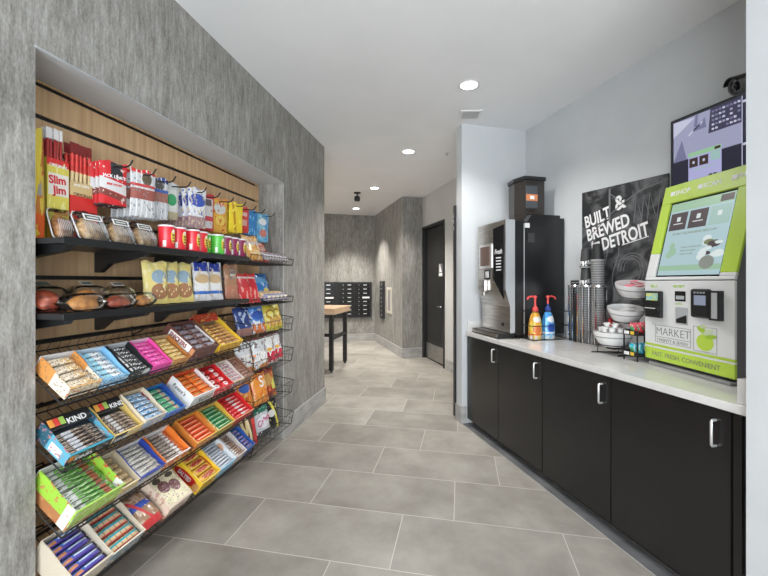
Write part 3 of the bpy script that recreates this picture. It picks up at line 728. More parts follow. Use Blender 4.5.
for i in range(4): mb.box(-.0592-.0003*i,-.0587,ux0+.012+.012*i,ux0+.030+.012*i,.11+.014*(i % 2),.14+.012*(i % 2),2)
mb.box(-.0592,-.0587,ux1-.035,ux1-.012,.105,.145,4)
mb.build('menu_feed', [em('ui_pale', (.44,.44,.72)), E_gr, E_br, E_lt, em('ui_teal', (.35,.55,.52))], s)
mb = MB(); mb.box(-.058,-.0566,fx0-.003,fx0,.02,TH-.02); mb.box(-.058,-.0566,fx0-.05,fx0-.006,.49,.503); mb.box(-.058,-.0566,fx0-.05,fx0-.006,.26,.272); mb.build('divider', E_lt, s)

# ------------------------------------------------------------------ kiosk
KR = B + math.radians(-10)
k = thing('payment_kiosk', 'lime green and white self checkout kiosk on the worktop', 'kiosk', RP(2.157, 1.846, ZC), (0,0,KR))
# local: x into the counter, y along towards the coffee machine; front faces -x, its far end at y=0
KW = .548; HB, HT = .502, 1.065; LEAN = .135
mb = MB(); mb.prism([(.002,.035),(.002,HB),(LEAN+.002,HT-.004),(LEAN+.05,HT-.004),(.262,HB+.01),(.262,.035)], -KW+.004, -.004, 'y'); mb.build('housing', mat('kiosk_grey', (.16,.16,.165), .4), k, bevel=.006)
mb = MB(); mb.box(-.015,.25,-KW+.02,-.03,.001,.02); mb.box(.03,.24,-KW+.04,-.05,.02,.035); mb.build('base', mat('kiosk_base', (.35,.36,.36), .25, .4), k, bevel=.004)
M_kw = mat('kiosk_white', (.72,.73,.73), .35); M_kl = mat('kiosk_lime', (.47,.66,.07), .35); M_kl2 = mat('kiosk_lime_dark', (.36,.55,.05), .35)
TA = math.atan2(LEAN, HT-HB)
def fp(y, h, out=0.0):          # a point of the front at height h; the lower half stands, the upper half leans back
    if h <= HB: return (-out, y, h)
    x = (h-HB)*math.tan(TA)
    return (x-out*math.cos(TA), y, h+out*math.sin(TA))
def fquad(mb, y0, y1, h0, h1, out0, out1, mt=0):
    a = [fp(y0, h0, out0), fp(y1, h0, out0), fp(y1, h1, out0), fp(y0, h1, out0)]
    b = [fp(y0, h0, out1), fp(y1, h0, out1), fp(y1, h1, out1), fp(y0, h1, out1)]
    mb.hexa(a+b, mt)
def bent(mb): mb.v = [Vector(fp(q[1], q[2], -q[0])) for q in mb.v]; return mb
SB, ST = HB+.018, HT-.108         # the screen opening
SL, SR = -.066, -KW+.082         # its far and near ends
mb = MB(); fquad(mb, -KW, 0, .1285, HB-.002, 0, .014); fquad(mb, -KW, 0, HB+.001, SB-.0005, 0, .014); fquad(mb, SL, 0, SB, HB+.155, 0, .014); fquad(mb, -KW, SR, SB, HB+.035, 0, .014)
mb.build('white_front', M_kw, k, bevel=.003)
mb = MB(); fquad(mb, -KW, 0, .036, .105, 0, .014); fquad(mb, -KW, 0, .115, .128, 0, .014); mb.build('lower_band', M_kl, k, bevel=.003)
mb = MB(); fquad(mb, -KW, 0, .1055, .1145, 0, .0138); mb.build('white_line', M_kw, k)
mb2 = MB(); fquad(mb2, -KW, 0, ST, HT, 0, .014); fquad(mb2, SL, 0, HB+.1555, ST-.0005, 0, .014); fquad(mb2, -KW, SR, HB+.0355, ST-.0005, 0, .014); mb2.build('lime_surround', M_kl, k, bevel=.003)
mb = MB(); fquad(mb, SR, SL, SB, ST-.0005, 0, .004); mb.build('screen_bezel', M_blackgl, k)
# the screen with its menu
K_bg = em('kiosk_bg', (.42,.58,.62), .8); K_gr = em('kiosk_gr', (.33,.52,.36), .8); K_dk = em('kiosk_dk', (.075,.055,.06), .8); K_mid = em('kiosk_mid', (.36,.52,.48), .8); K_lt = em('kiosk_lt', (.70,.78,.78), .8); K_ol = em('kiosk_olive', (.20,.22,.12), .8)
sy0, sy1 = SR+.010, SL-.010; sb, st = SB+.010, ST-.011; SH = st-sb; SWd = sy1-sy0
def sq(mb, f0, f1, g0, g1, o0, o1, mt): fquad(mb, sy1-f1*SWd, sy1-f0*SWd, sb+g0*SH, sb+g1*SH, o0, o1, mt)   # f from the far end, g from the bottom
mb = MB(); sq(mb,0,1,0,1,.0041,.0062,0); sq(mb,0,1,.885,1,.0063,.0070,1); sq(mb,.80,.985,.90,.985,.0071,.0078,2)
sq(mb,0,1,.06,.13,.0063,.0070,1)
for f in (.03,.36): sq(mb,f,f+.29,.62,.86,.0063,.0072,2); sq(mb,f+.12,f+.18,.74,.80,.0073,.0080,3); sq(mb,f+.07,f+.23,.70,.712,.0073,.0080,3)
sq(mb,.69,.98,.62,.86,.0063,.0072,4); sq(mb,.80,.86,.73,.79,.0073,.0080,3)
mb.build('touch_screen', [K_bg, K_gr, K_dk, K_lt, K_mid], k)
def blob(mb, f, g, rf, rg, o0, o1, mt=0, n=16): mb.prism([(sy1-(f+rf*math.cos(t_))*SWd, sb+(g+rg*math.sin(t_))*SH) for t_ in [2*PI*j/n for j in range(n)]], -o1, -o0, 'x', mt)
mb = MB(); blob(mb,.17,.40,.045,.045,.0072,.0085); blob(mb,.19,.32,.07,.06,.0072,.0086); blob(mb,.14,.27,.05,.04,.0072,.0087); bent(mb).build('screen_figure', K_gr, k)
mb = MB(); random.seed(5)
for i in range(14): blob(mb, .68+.27*random.random(), .16+.30*random.random(), random.uniform(.05,.10), random.uniform(.02,.045), .0072, .0085+.0002*i, random.choice([0,1,2,1]))
bent(mb).build('screen_food_picture', [K_dk, K_lt, K_ol], k)
mb = MB(); blob(mb,.80,.15,.11,.085,.0120,.0128); bent(mb).build('screen_badge', em('badge_grey', (.25,.27,.24), .8), k)
def ktext(s, size, y, h, m, out=.0145, sx=1, bold=0, shear=0, fit=None):
    if h > HB: R_ = Matrix.Rotation(-PI/2,3,'Z') @ Matrix.Rotation(PI/2-TA,3,'X')
    else: R_ = Matrix.Rotation(-PI/2,3,'Z') @ Matrix.Rotation(PI/2,3,'X')
    text(k, s, size, fp(y, h, out), R_.to_euler(), m, sx=sx, bold=bold, shear=shear, fit=fit)
for s_, y_ in (('SHOP',-.085),('SCAN',-.265),('PAY',-.455)):
    ktext(s_, .040, y_, HT-.066, M_lettw, bold=.0006)
    mb = MB(); fquad(mb, y_+.004, y_+.032, HT-.064, HT-.040, .0141, .0152); mb.build('step_icon', M_lettw, k)
ktext('START SCANNING BELOW', .019, sy1-.12*SWd, sb+.55*SH, K_ol, .0064, fit=.27)
for i in range(3): ktext('TOUCH TO BEGIN ORDER'[:18-3*i], .0115, sy1-.32*SWd, sb+(.36-.045*i)*SH, K_ol, .0064)
ktext('MARKET', .062, -.085, .188, M_lettg, fit=.222, bold=-.0008); ktext('TWENTY & SEVEN', .024, -.090, .150, M_lettg, fit=.205)
ktext('FAST. FRESH. CONVENIENT', .036, -.055, .060, M_lettg, fit=.42)
mb = MB()
for z_ in (.143,.174,.240): fquad(mb, -.315, -.080, z_, z_+.0022, .0141, .0148)
for y_ in (-.315,-.082): fquad(mb, y_, y_+.0022, .143, .240, .0141, .0148)
for z_ in (.137,.262): fquad(mb, -.462, -.332, z_, z_+.002, .0141, .0148)
for y_ in (-.462,-.334): fquad(mb, y_, y_+.002, .137, .262, .0141, .0148)
mb.build('logo_frame', M_lettg, k)
mb = MB(); mb.prism([(-.397+.047*math.cos(t_), .186+.043*math.sin(t_)) for t_ in [2*PI*j/24 for j in range(24)]], -.0156, -.0143, 'x'); mb.build('apple', M_kl, k)
for cx_, cz_, ra, rb, tl, lm in ((-.382,.247,.030,.013,.5,0),(-.415,.240,.028,.012,-.5,1),(-.432,.218,.03,.011,-.2,0),(-.387,.266,.022,.010,.1,1)):
    mb = MB(); mb.prism([(cx_+ra*math.cos(t_)*math.cos(tl)-rb*math.sin(t_)*math.sin(tl), cz_+ra*math.cos(t_)*math.sin(tl)+rb*math.sin(t_)*math.cos(tl)) for t_ in [2*PI*j/14 for j in range(14)]], -.0168-.0004*lm, -.0157, 'x')
    mb.build('apple_leaf', M_kl2 if lm == 0 else mat('leaf_pale', (.55,.62,.42), .5), k)
ktext('BILLS', .022, -.045, .462, M_lettl, .0145, bold=.0005); ktext('RECEIPT', .020, -.205, .462, M_lettl, .0145, bold=.0005); ktext('COINS', .016, -.215, .368, M_lettl, .0145)
mb = MB(); mb.box(-.040,-.0145,-.140,-.028,.285,.440); mb.build('bill_reader', M_blackpl, k, bevel=.006)
mb = MB(); mb.box(-.042,-.0402,-.128,-.042,.385,.428,0); mb.box(-.050,-.0402,-.135,-.033,.325,.352,1); mb.box(-.0515,-.0502,-.12,-.042,.338,.342,2); mb.build('bill_slot', [pkg('bill_sticker', (.75,.70,.12), [('noise',(3,9,6),.5,(.2,.55,.65))]), M_blackpl, M_lettw], k)
mb = MB(); mb.box(-.016,-.0145,-.285,-.218,.388,.442); mb.box(-.0175,-.0161,-.278,-.226,.398,.418,1); mb.build('scanner_window', [M_blackgl, M_silver], k)
mb = MB(); mb.box(-.017,-.0145,-.300,-.222,.262,.355); mb.prism([(-.293,.270),(-.228,.270),(-.228,.290),(-.293,.315)], -.0185, -.0171, 'x', 1); mb.build('coin_tray', [M_silver, M_blackpl], k, bevel=.001)
mb = MB(); mb.box(-.038,-.0145,-.440,-.335,.310,.458); mb.build('card_terminal', M_blackpl, k, bevel=.010)
mb = MB(); mb.box(-.0395,-.0383,-.425,-.360,.375,.425); mb.build('terminal_display', em('lcd_blue', (.28,.32,.42), .7), k)
for i in range(4):
    mb = MB(); mb.box(-.0395,-.0383,-.420+.017*i,-.410+.017*i,.435,.443); mb.build('terminal_key', M_silver, k)
mb = MB(); mb.box(-.045,-.0145,-.497,-.448,.305,.450); mb.box(-.046,-.0452,-.492,-.462,.315,.44,1); mb.build('card_swipe', [M_blackpl, M_silver], k, bevel=.006)
mb = MB(); mb.box(.05,.13,-KW-.010,-KW+.003,.10,.32); mb.build('side_scanner', mat('scanner_grey', (.22,.21,.20), .3), k, bevel=.003)

# ================================================================== SNACK WALL FIXTURES
XF = -1.46
TH_ = math.radians(36); cT, sT = math.cos(TH_), math.sin(TH_)
ROW = {3: .965, 4: .712, 5: .467, 6: .212}
RN = {3: 'upper', 4: 'second', 5: 'third', 6: 'bottom'}
def W3(row, a, b, c):           # along the wall, up the slope, off the slope
    return Vector((XF - b*cT - c*(-sT)*1.0, a, ROW[row] + b*sT + c*cT)) if False else Vector((XF - b*cT + c*sT, a, ROW[row] + b*sT + c*cT))
SROT = (TH_, 0, PI/2)
A0, A1 = 1.165, 2.475
B0, B1 = 2.49, 3.150
def shelf(z, y0, y1, xf, label, nb):
    s = thing('wall_shelf', label, 'shelf', (XB, y0, z), (0,0,PI/2))
    D = xf - XB; L = y1-y0
    mb = MB(); mb.box(0, L, -D, -.012, -.022, 0); mb.build('shelf_board', M_blackmetal, s, bevel=.002)
    for i in range(nb):
        x = .05 + (L-.13)*i/(nb-1)
        mb = MB(); mb.prism([(-.004,-.0225),(-.004,-.12),(-.03,-.12),(-.09,-.075),(-D+.06,-.045),(-D+.04,-.0225)], x, x+.03, 'x'); mb.build('bracket', M_blackmetal, s)
    mb = MB(); mb.box(0, L, -D-.004, -D, -.026, .004); mb.build('front_edge', M_blackpl, s)
shelf(1.575, 1.165, 2.44, -1.45, 'upper black shelf carrying muffin packs and crisp cans', 4)
shelf(1.288, 1.165, 2.44, -1.45, 'lower black shelf carrying pastries and pouches', 4)

def rack(row):
    s = thing('wire_rack_shelf', f'sloping black wire shelf, {RN[row]} of four, holding candy boxes', 'wire shelf', W3(row, A0, 0, -.004), SROT, 'sloping wire shelves of candy boxes')
    L = A1-A0; D = .282; h = .040
    mb = MB()
    mb.tube([(0,-.012,-.004),(L,-.012,-.004),(L,D,-.004),(0,D,-.004),(0,-.012,-.004)], .0035, 6)
    mb.tube([(0,D,-.004),(0,D,.038),(L,D,.038),(L,D,-.004)], .003, 6); mb.tube([(0,-.012,-.004),(0,-.016,h),(L,-.016,h),(L,-.012,-.004)], .0032, 6)
    mb.build('frame', M_wire, s)
    mb = MB(); n = int(L/.042)
    for i in range(1, n):
        x = L*i/n
        mb.tube([(x,D,.038),(x,D,-.004),(x,-.012,-.004),(x,-.016,h)], .0015, 4)
    for y in (.09,.20): mb.wire((0,y,-.008),(L,y,-.008), .0024)
    mb.build('wire_grid', M_wire, s)
    for x in (.10, L*.5, L-.12):
        mb = MB(); yh, zh = .333*cT+.15*sT, -.333*sT+.15*cT; mb.tube([(x,D+.002,.036),(x,D+.012,.040),(x,yh,zh),(x,yh+.05*sT,zh+.05*cT)], .0042, 6); mb.build('hook', M_wire, s)
for r in (3,4,5,6): rack(r)
BASK = {'upper': .985, 'second': .715, 'third': .437, 'bottom': .160}
def basket(nm, z, h=.112):
    s = thing('wire_basket', f'black wire chip basket at far end of snack wall, {nm} of four', 'basket', (XB+.02, B0, z), (0,0,PI/2), 'wire chip baskets')
    L = B1-B0; D = .315; o = .022
    mb = MB()
    mb.tube([(0,0,0),(L,0,0),(L,-D,0),(0,-D,0),(0,0,0)], .003, 6)
    mb.tube([(0,0,h+.05),(L,0,h+.05),(L,-D-o,h),(0,-D-o,h),(0,0,h+.05)], .003, 6)
    mb.tube([(0,0,0),(0,0,h+.05)], .003); mb.tube([(L,0,0),(L,0,h+.05)], .003); mb.tube([(L,-D,0),(L,-D-o,h)], .003); mb.tube([(0,-D,0),(0,-D-o,h)], .003)
    mb.build('frame', M_wire, s)
    mb = MB()
    n = 10
    for i in range(1, n):
        x = L*i/n; mb.tube([(x,0,h+.05),(x,0,0),(x,-D,0),(x,-D-o,h)], .0013, 4)
    for i in range(1, 5):
        y = -D*i/5; mb.tube([(0,y,h+.05-.05*i/5),(0,y,0),(L,y,0),(L,y,h+.05-.05*i/5)], .0013, 4)
    mb.tube([(0,-D-.014,h*.5),(L,-D-.014,h*.5),(L,0,h*.55)], .0017, 4)
    mb.build('wire_grid', M_wire, s)
    for x in (.08, L-.08):
        mb = MB(); mb.tube([(x,.001,h+.02),(x,.018,h+.045),(x,.018,h+.08)], .004, 6); mb.build('hook', M_wire, s)
for nm, z in BASK.items(): basket(nm, z)
def tray_shelf(z, label):
    s = thing('wire_tray', label, 'wire shelf', (XB+.012, B0-.03, z), (0,0,PI/2))
    L = B1-B0+.03; D = .335
    mb = MB(); mb.tube([(0,0,0),(L,0,0),(L,-D,0),(0,-D,0),(0,0,0)], .004, 6); mb.tube([(L,0,.055),(L,-D-.01,.05),(0,-D-.01,.05)], .003, 6); mb.tube([(L,-D,0),(L,-D-.01,.05)],.003); mb.tube([(0,-D,0),(0,-D-.01,.05)],.003); mb.tube([(L,0,0),(L,0,.055)],.003)
    mb.build('frame', M_wire, s)
    mb = MB()
    for i in range(1, 16): x = L*i/16; mb.tube([(x,0,0),(x,-D,0),(x,-D-.01,.05)], .0018, 4)
    for i in range(1, 6): mb.wire((0,-D*i/6,-.003),(L,-D*i/6,-.003), .002)
    mb.build('wire_grid', M_wire, s)
tray_shelf(1.553, 'upper black wire tray with snack bags beside the cans')
tray_shelf(1.232, 'lower black wire tray with red and blue bags')

# ------------------------------------------------------------------ package meshes
def bar_mesh(l, w, t, m):
    """flow wrapped bar: swollen body, pinched flat ends with a zigzag edge"""
    mb = MB(); N = 8; prof = [(0,.98,.05),(.045,.96,.06),(.075,.92,.30),(.12,.90,.85),(.3,.92,1),(.5,.93,1),(.7,.92,1),(.88,.90,.85),(.925,.92,.30),(.955,.96,.06),(1,.98,.05)]
    vs, fs = [], []
    for u, sw, st in prof:
        for k in range(N):
            a = 2*PI*(k+.5)/N
            cx_, sx_ = math.cos(a), math.sin(a)
            x_ = math.copysign(abs(cx_)**.55, cx_)*w*.5*sw; z_ = math.copysign(abs(sx_)**.65, sx_)*t*.5*st
            vs.append(((u-.5)*l, x_, t*.5+z_))
    for j in range(len(prof)-1):
        for k in range(N): fs.append((j*N+k, j*N+(k+1) % N, (j+1)*N+(k+1) % N, (j+1)*N+k))
    fs.append(tuple(range(N))[::-1]); fs.append(tuple((len(prof)-1)*N+k for k in range(N)))
    mb.add(vs, fs); return mb.mesh('wrapped_bar', m, 50)
def bag_mesh(w, h, t, m, seed=0, crimp=.055):
    """pillow bag standing on its bottom seam: width x, height z, front towards -y"""
    rnd = random.Random(seed); mb = MB(); nx, nz = 10, 14
    ph = [rnd.uniform(0, 6) for _ in range(6)]
    vs, fs = [], []
    for s_ in (-1, 1):
        for j in range(nz+1):
            v = j/nz
            for i in range(nx+1):
                u = i/nx*2-1
                e = max(0, min(1, (v)/(crimp*2.4), (1-v)/(crimp*2.4)))
                e = e*e*(3-2*e)
                body = (1-abs(u)**2.6)**.7 * (1-.45*abs(2*v-.85)**2.4)
                wob = .10*math.sin(9*v+ph[0]+u*2)*math.sin(4*u+ph[1])+.07*math.sin(15*v+ph[2])*math.cos(7*u+ph[3])
                y = s_*t*.5*e*max(0, body*(1+wob)) + .0006*s_
                x = u*w*.5*(1-.055*e*(1-abs(2*v-1)))
                z = v*h + .006*math.sin(5*u+ph[4])*(v**3)
                y += .004*math.sin(7*u+ph[5])*(1-e)
                vs.append((x, y, z))
    N = (nx+1)*(nz+1)
    for s_ in (0, 1):
        for j in range(nz):
            for i in range(nx):
                q = [s_*N+j*(nx+1)+i, s_*N+j*(nx+1)+i+1, s_*N+(j+1)*(nx+1)+i+1, s_*N+(j+1)*(nx+1)+i]
                fs.append(q if s_ == 0 else q[::-1])
    def edge(idx):
        for a, b in zip(idx[:-1], idx[1:]): fs.append((a, b, b+N, a+N))
    edge([i for i in range(nx+1)]); edge([nz*(nx+1)+i for i in range(nx+1)][::-1])
    edge([j*(nx+1) for j in range(nz+1)][::-1]); edge([j*(nx+1)+nx for j in range(nz+1)])
    mb.add(vs, fs); return mb.mesh('pillow_bag', m, 60)
def put(me, name, loc, rot, label, cat, group=None):
    o = bpy.data.objects.new(name, me); C.objects.link(o); o.location = loc; o.rotation_euler = rot
    return tag(o, label, cat, group)

# ------------------------------------------------------------------ candy boxes on the sloping shelves
def box_of_bars(row, a0, a1, hf, hb, outer, inner, what, bname, barm, barlabel, n, cols=1, D=.182, bt=.018, side=None, front=None, head=None, fill=.008, jit=.0, upright=False, edge=None, bar_cat='candy bar', gap=.004):
    """open card box: thing > tray (+ header, lettering); each bar in it a thing of its own"""
    a0 += .003; a1 -= .003; L = a1-a0; hb = min(hb, hf+.012)
    t = thing('display_box', what, 'box', W3(row, a0, 0, .002), SROT)
    w = .004; f = hf-bt-fill+.004
    m_in = inner if not isinstance(inner, tuple) else mat('card', inner, .6)
    m_out = outer if not isinstance(outer, tuple) else mat('card', outer, .45)
    m_fr = m_out if front is None else (front if not isinstance(front, tuple) else mat('card', front, .45))
    m_sd = m_out if side is None else (side if not isinstance(side, tuple) else mat('card', side, .45))
    m_ed = m_out if edge is None else mat('card', edge, .5)
    mb = MB()
    mb.box(w, L-w, w, D-w, 0, max(.004, f), 1)                                     # the layer under the top bars
    mb.box(0, L, 0, w, 0, hf, 2)
    mb.box(0, L, D-w, D, 0, hb, 1)
    hs = hf+(hb-hf)*.25
    for x in (0, L-w):
        mb.prism([(w,0),(D-w,0),(D-w,hb),(D*.72,hb),(D*.45,hs),(w,hf)], x, x+w, 'x', 3)
    # outer faces keep the card's printed colour, the rim shows its edge colour
    mb.box(-.0006, L+.0006, -.0006, .006, hf, hf+.0012, 4)
    mb.build('tray', [m_out, m_in, m_fr, m_sd, m_ed], t)
    if head:
        hm, hh = head[0], head[1]
        mb = MB(); mb.prism([(D-.052,hb*.86),(D-.047,hb*.86),(D+.0,hb+hh),(D-.005,hb+hh)], .004, L-.004, 'x'); hd = mb.build('header', hm if not isinstance(hm, tuple) else mat('card', hm, .45), t)
        ha = math.atan2(hb*.14+hh, .047)
        if len(head) > 2:
            text(hd, head[2], head[3], (.076 if len(head) > 5 else .012, D-.0455, hb*.86+(hb*.14+hh)*.14+.0022), (ha, 0, 0), head[4], bold=.0008)
        if len(head) > 5:
            mb = MB()
            for i, cc in enumerate(head[5]):
                q_ = lambda x_, f_: Vector((x_, D-.052+.047*f_, hb*.86+(hb*.14+hh)*f_+.0022))
                mb.add([q_(.010+.021*i,.25), q_(.030+.021*i,.25), q_(.030+.021*i,.9), q_(.010+.021*i,.9)], [(0,1,2,3)], i)
            mb.build('colour_squares', [mat('sq', c_, .5) for c_ in head[5]], hd)
    # bars
    iL = L-2*w-.004; iD = D-2*w-.006
    lead = .057 if head else 0.0
    cl = iL/cols; rw = (iD-lead)/n
    me = bar_mesh(cl-gap-(.012 if jit > .05 else 0), rw*(.94 if jit < .05 else .86) if not upright else rw*.98, bt, barm)
    for r in range(n):
        for c in range(cols):
            a = a0+w+.002+cl*(c+.5); b = w+.003+rw*(r+.5)
            lab = f'{barlabel}, {"nearest the aisle" if r == 0 else ("at the back" if r == n-1 else ORDN(r)+" from the aisle")}'
            if cols == 2: lab += f', {"near" if c == 0 else "far"} column'
            if cols == 3: lab += f', {("near","middle","far")[c]} column'
            rot = Euler((TH_+(random.uniform(-.12,.12) if jit else 0), 0, PI/2)).to_matrix() @ Matrix.Rotation(random.uniform(-jit, jit)*(.25 if r in (0, n-1) else .8), 3, 'Z')
            put(me, bname, W3(row, a, b, .002+max(.004,f)+.0012+(.5*bt*random.random()*jit*2)), rot.to_euler(), lab, bar_cat, barlabel.replace(' bar in', ' bars in'))
    return t
FR = lambda t, s, size, x, z, m, **kw: text(t, s, size, (x, -.0008, z), (PI/2,0,0), m, **kw)
def side_text(t, s, size, y, z, m, ang=0, **kw):   # on the box's near side wall, read from the aisle end
    return text(t, s, size, (-.0008, y, z), (Matrix.Rotation(-PI/2,3,'Z') @ Matrix.Rotation(PI/2,3,'X') @ Matrix.Rotation(ang,3,'Z')).to_euler(), m, **kw)
PAT = [('noise',7,.58,WHITE)]
# --- upper row
b = box_of_bars(3, 1.172, 1.309, .052, .085, (.66,.40,.16), (.62,.62,.63), 'cream and orange cookie box at the near end of the upper shelf', 'cookie_bar',
    pkg('gold_wrap', (.66,.40,.13), [('noise',(9,3,3),.50,(.80,.70,.52)), ('band','x',.05,.45,(.72,.62,.48)), ('noise',(14,6,6),.60,BROWN)]), 'gold cookie bar in cream and orange box', 4, jit=.10, bt=.02,
    side=pkg('cream_side', (.72,.66,.55), [('band','y',.5,1,(.60,.26,.07)), ('noise',(3,14,8),.60,(.30,.18,.08))]), front=pkg('cream_front', (.78,.68,.52), [('noise',(14,3,7),.56,(.32,.18,.07)), ('noise',(5,3,4),.6,ORANGE)]))
b = box_of_bars(3, 1.311, 1.443, .048, .080, SKY, (.55,.66,.74), 'light blue box of white and teal bars on the upper shelf', 'snack_bar',
    pkg('teal_white_wrap', (.74,.77,.79), [('band','x',.05,.35,(.30,.55,.66)), ('noise',(10,3,3),.60,(.05,.06,.07)), ('band','x',.8,1,(.5,.68,.76))]), 'white and teal bar in the light blue box', 6, jit=.16,
    front=pkg('blue_front', SKY, [('noise',(12,3,5),.57,(.78,.82,.86)), ('noise',(16,3,9),.60,(.03,.08,.2))]))
b = box_of_bars(3, 1.445, 1.570, .050, .082, (.015,.016,.018), (.50,.52,.54), 'black box of black and white bars on the upper shelf', 'snack_bar',
    pkg('black_white_wrap', (.02,.02,.022), [('noise',(11,5,3),.56,(.75,.75,.75)), ('band','x',.0,.10,(.7,.7,.7))]), 'black and white bar in the black box', 6, jit=.14,
    front=pkg('black_front', (.02,.02,.022), [('noise',(14,3,7),.60,(.6,.6,.6)), ('ell','x','z',.75,.5,.16,.3,(.7,.7,.7))]))
b = box_of_bars(3, 1.572, 1.697, .050, .080, PINK, (.72,.55,.66), 'magenta box of magenta bars on the upper shelf', 'snack_bar',
    pkg('magenta_wrap', (.72,.06,.34), [('noise',(10,4,3),.60,(.82,.45,.62))]), 'magenta bar in the magenta box', 6, jit=.03, fill=.004)
b = box_of_bars(3, 1.699, 1.832, .048, .080, (.42,.16,.04), (.45,.32,.18), 'gold and orange box of golden bars between magenta and brown boxes', 'snack_bar',
    pkg('golden_wrap', (.66,.48,.12), [('noise',(10,3,3),.55,(.70,.60,.40)), ('noise',(7,4,4),.60,(.55,.14,.03))]), 'golden bar in the gold and orange box', 6, jit=.08,
    front=pkg('orange_front', (.50,.17,.03), [('noise',(9,3,4),.53,(.72,.50,.15)), ('noise',(13,3,7),.62,WHITE)]))
b = box_of_bars(3, 1.838, 2.047, .088, .115, (.13,.055,.045), (.13,.055,.045), 'deep brown candy box with white side panel on the upper shelf', 'candy_bar',
    pkg('brown_wrap', (.115,.05,.045), [('rect','x',.22,.78,'y',.2,.8,(.26,.25,.30)), ('noise',(12,4,4),.60,(.48,.42,.44)), ('band','x',0,.06,(.3,.2,.18))]), 'brown candy bar in the deep brown box', 5, cols=2, bt=.022, D=.225,
    side=pkg('brown_side', (.13,.05,.04), [('rect','y',.14,.86,'z',.44,.86,(.80,.78,.76)), ('rect','y',.02,.12,'z',.4,.8,(.55,.25,.12))]), front=pkg('brown_front', (.13,.055,.045), [('grid','z',2.4,.12,(.05,.02,.02)), ('noise',(8,3,12),.63,(.40,.33,.33))]))
side_text(b, 'SNICKERS', .034, .185, .054, mat('maroon_print', (.20,.03,.03), .5), fit=.125, bold=.0012)
b = box_of_bars(3, 2.085, 2.325, .066, .10, (.75,.50,.03), (.50,.38,.24), 'yellow candy box with red header at far end of upper shelf', 'candy_bar',
    pkg('orange_brown_wrap', (.62,.24,.05), [('noise',(7,3,3),.52,(.75,.55,.18)), ('rect','x',.2,.7,'y',.2,.8,(.22,.07,.03)), ('noise',(13,4,4),.60,(.78,.55,.2))]), 'orange and brown bar in the yellow box', 7, jit=.07, D=.275,
    side=pkg('yellow_side', (.78,.52,.04), [('rect','y',.30,.85,'z',.25,.6,(.75,.62,.50)), ('band','y',.9,1,RED)]), front=pkg('yellow_front', (.72,.36,.04), [('noise',(8,3,4),.52,(.80,.60,.08)), ('noise',(11,3,6),.60,(.25,.08,.04))]),
    head=(pkg('red_head', (.62,.06,.03), [('noise',(9,3,5),.62,(.80,.62,.2))]), .012))
# --- second row
b = box_of_bars(4, 1.172, 1.359, .056, .072, TEAL, (.03,.04,.05), 'teal box with black header at near end of second shelf', 'nut_bar',
    pkg('dark_nut_wrap', (.05,.045,.045), [('noise',(9,4,3),.55,(.45,.36,.28)), ('band','x',.12,.36,(.50,.52,.55)), ('noise',(14,6,4),.60,(.14,.07,.05))]), 'dark nut bar in the teal box', 6, jit=.06,
    side=pkg('teal_side', (.10,.38,.52), [('band','y',.62,1,(.02,.10,.15)), ('rect','y',.22,.55,'z',.1,.62,(.78,.78,.78)), ('noise',(4,13,9),.60,(.45,.20,.22))]),
    front=pkg('teal_front', (.02,.02,.022), [('noise',(10,3,6),.60,(.55,.5,.45)), ('band','z',.72,1,(.05,.34,.46)), ('rect','x',.02,.14,'z',.3,.7,(.75,.28,.05))]),
    head=(BLACK, .006, 'KIND', .033, M_lettw, [(.75,.30,.05),(.62,.05,.04),(.35,.55,.10)]), edge=(.05,.33,.46))
FR(b, 'KIND', .030, .028, .010, M_lettw, bold=.0006)
b = box_of_bars(4, 1.362, 1.512, .054, .070, (.66,.47,.14), (.05,.05,.05), 'pale yellow box with black header, beside the teal box', 'nut_bar',
    pkg('brown_nut_wrap', (.10,.07,.055), [('noise',(9,4,3),.52,(.55,.45,.36)), ('band','x',.15,.35,(.55,.55,.55)), ('noise',(14,6,4),.60,(.30,.18,.10))]), 'nut bar in the pale yellow box', 6, jit=.06,
    front=pkg('yellow_kind_front', (.70,.50,.18), [('noise',(10,3,6),.55,(.72,.66,.5)), ('rect','x',.02,.45,'z',.1,.8,(.03,.03,.03))]),
    head=(BLACK, .006, 'KIND', .030, M_lettw, [(.75,.35,.05),(.62,.05,.04),(.35,.55,.10)]), edge=(.72,.54,.2))
FR(b, 'KIND', .026, .010, .012, M_lettw, bold=.0006)
b = box_of_bars(4, 1.515, 1.650, .066, .095, (.62,.55,.42), (.55,.44,.30), 'cream sided box of blue and white bars on the second shelf', 'snack_bar',
    pkg('blue_white_wrap', (.16,.36,.58), [('noise',(8,4,3),.54,(.72,.74,.74)), ('noise',(12,5,4),.60,(.04,.10,.28))]), 'blue and white bar in the cream sided box', 6, jit=.2,
    side=pkg('cream_blue_side', (.66,.58,.44), [('rect','y',.62,.95,'z',.15,.7,(.60,.05,.08)), ('band','z',.0,.28,(.30,.52,.66))]),
    front=pkg('pale_blue_front', (.62,.58,.50), [('noise',(9,3,5),.53,(.25,.48,.66)), ('noise',(14,3,8),.60,(.2,.12,.3))]), edge=(.66,.60,.48))
side_text(b, 'IQ', .026, .160, .036, M_lettw, bold=.001)
b = box_of_bars(4, 1.653, 1.795, .044, .078, (.03,.16,.50), (.03,.20,.48), 'royal blue box of green bars on the second shelf', 'snack_bar',
    pkg('green_blue_wrap', (.05,.36,.16), [('noise',(8,4,3),.58,(.62,.66,.55)), ('band','x',.62,.8,(.48,.28,.2)), ('band','x',.85,1,(.03,.22,.52))]), 'green bar in the royal blue box', 5, jit=.08,
    side=pkg('blue_green_side', (.04,.10,.38), [('band','z',.0,.45,(.10,.45,.42))]), front=pkg('blue_front2', (.03,.16,.50), [('noise',(12,3,6),.58,(.3,.55,.7))]))
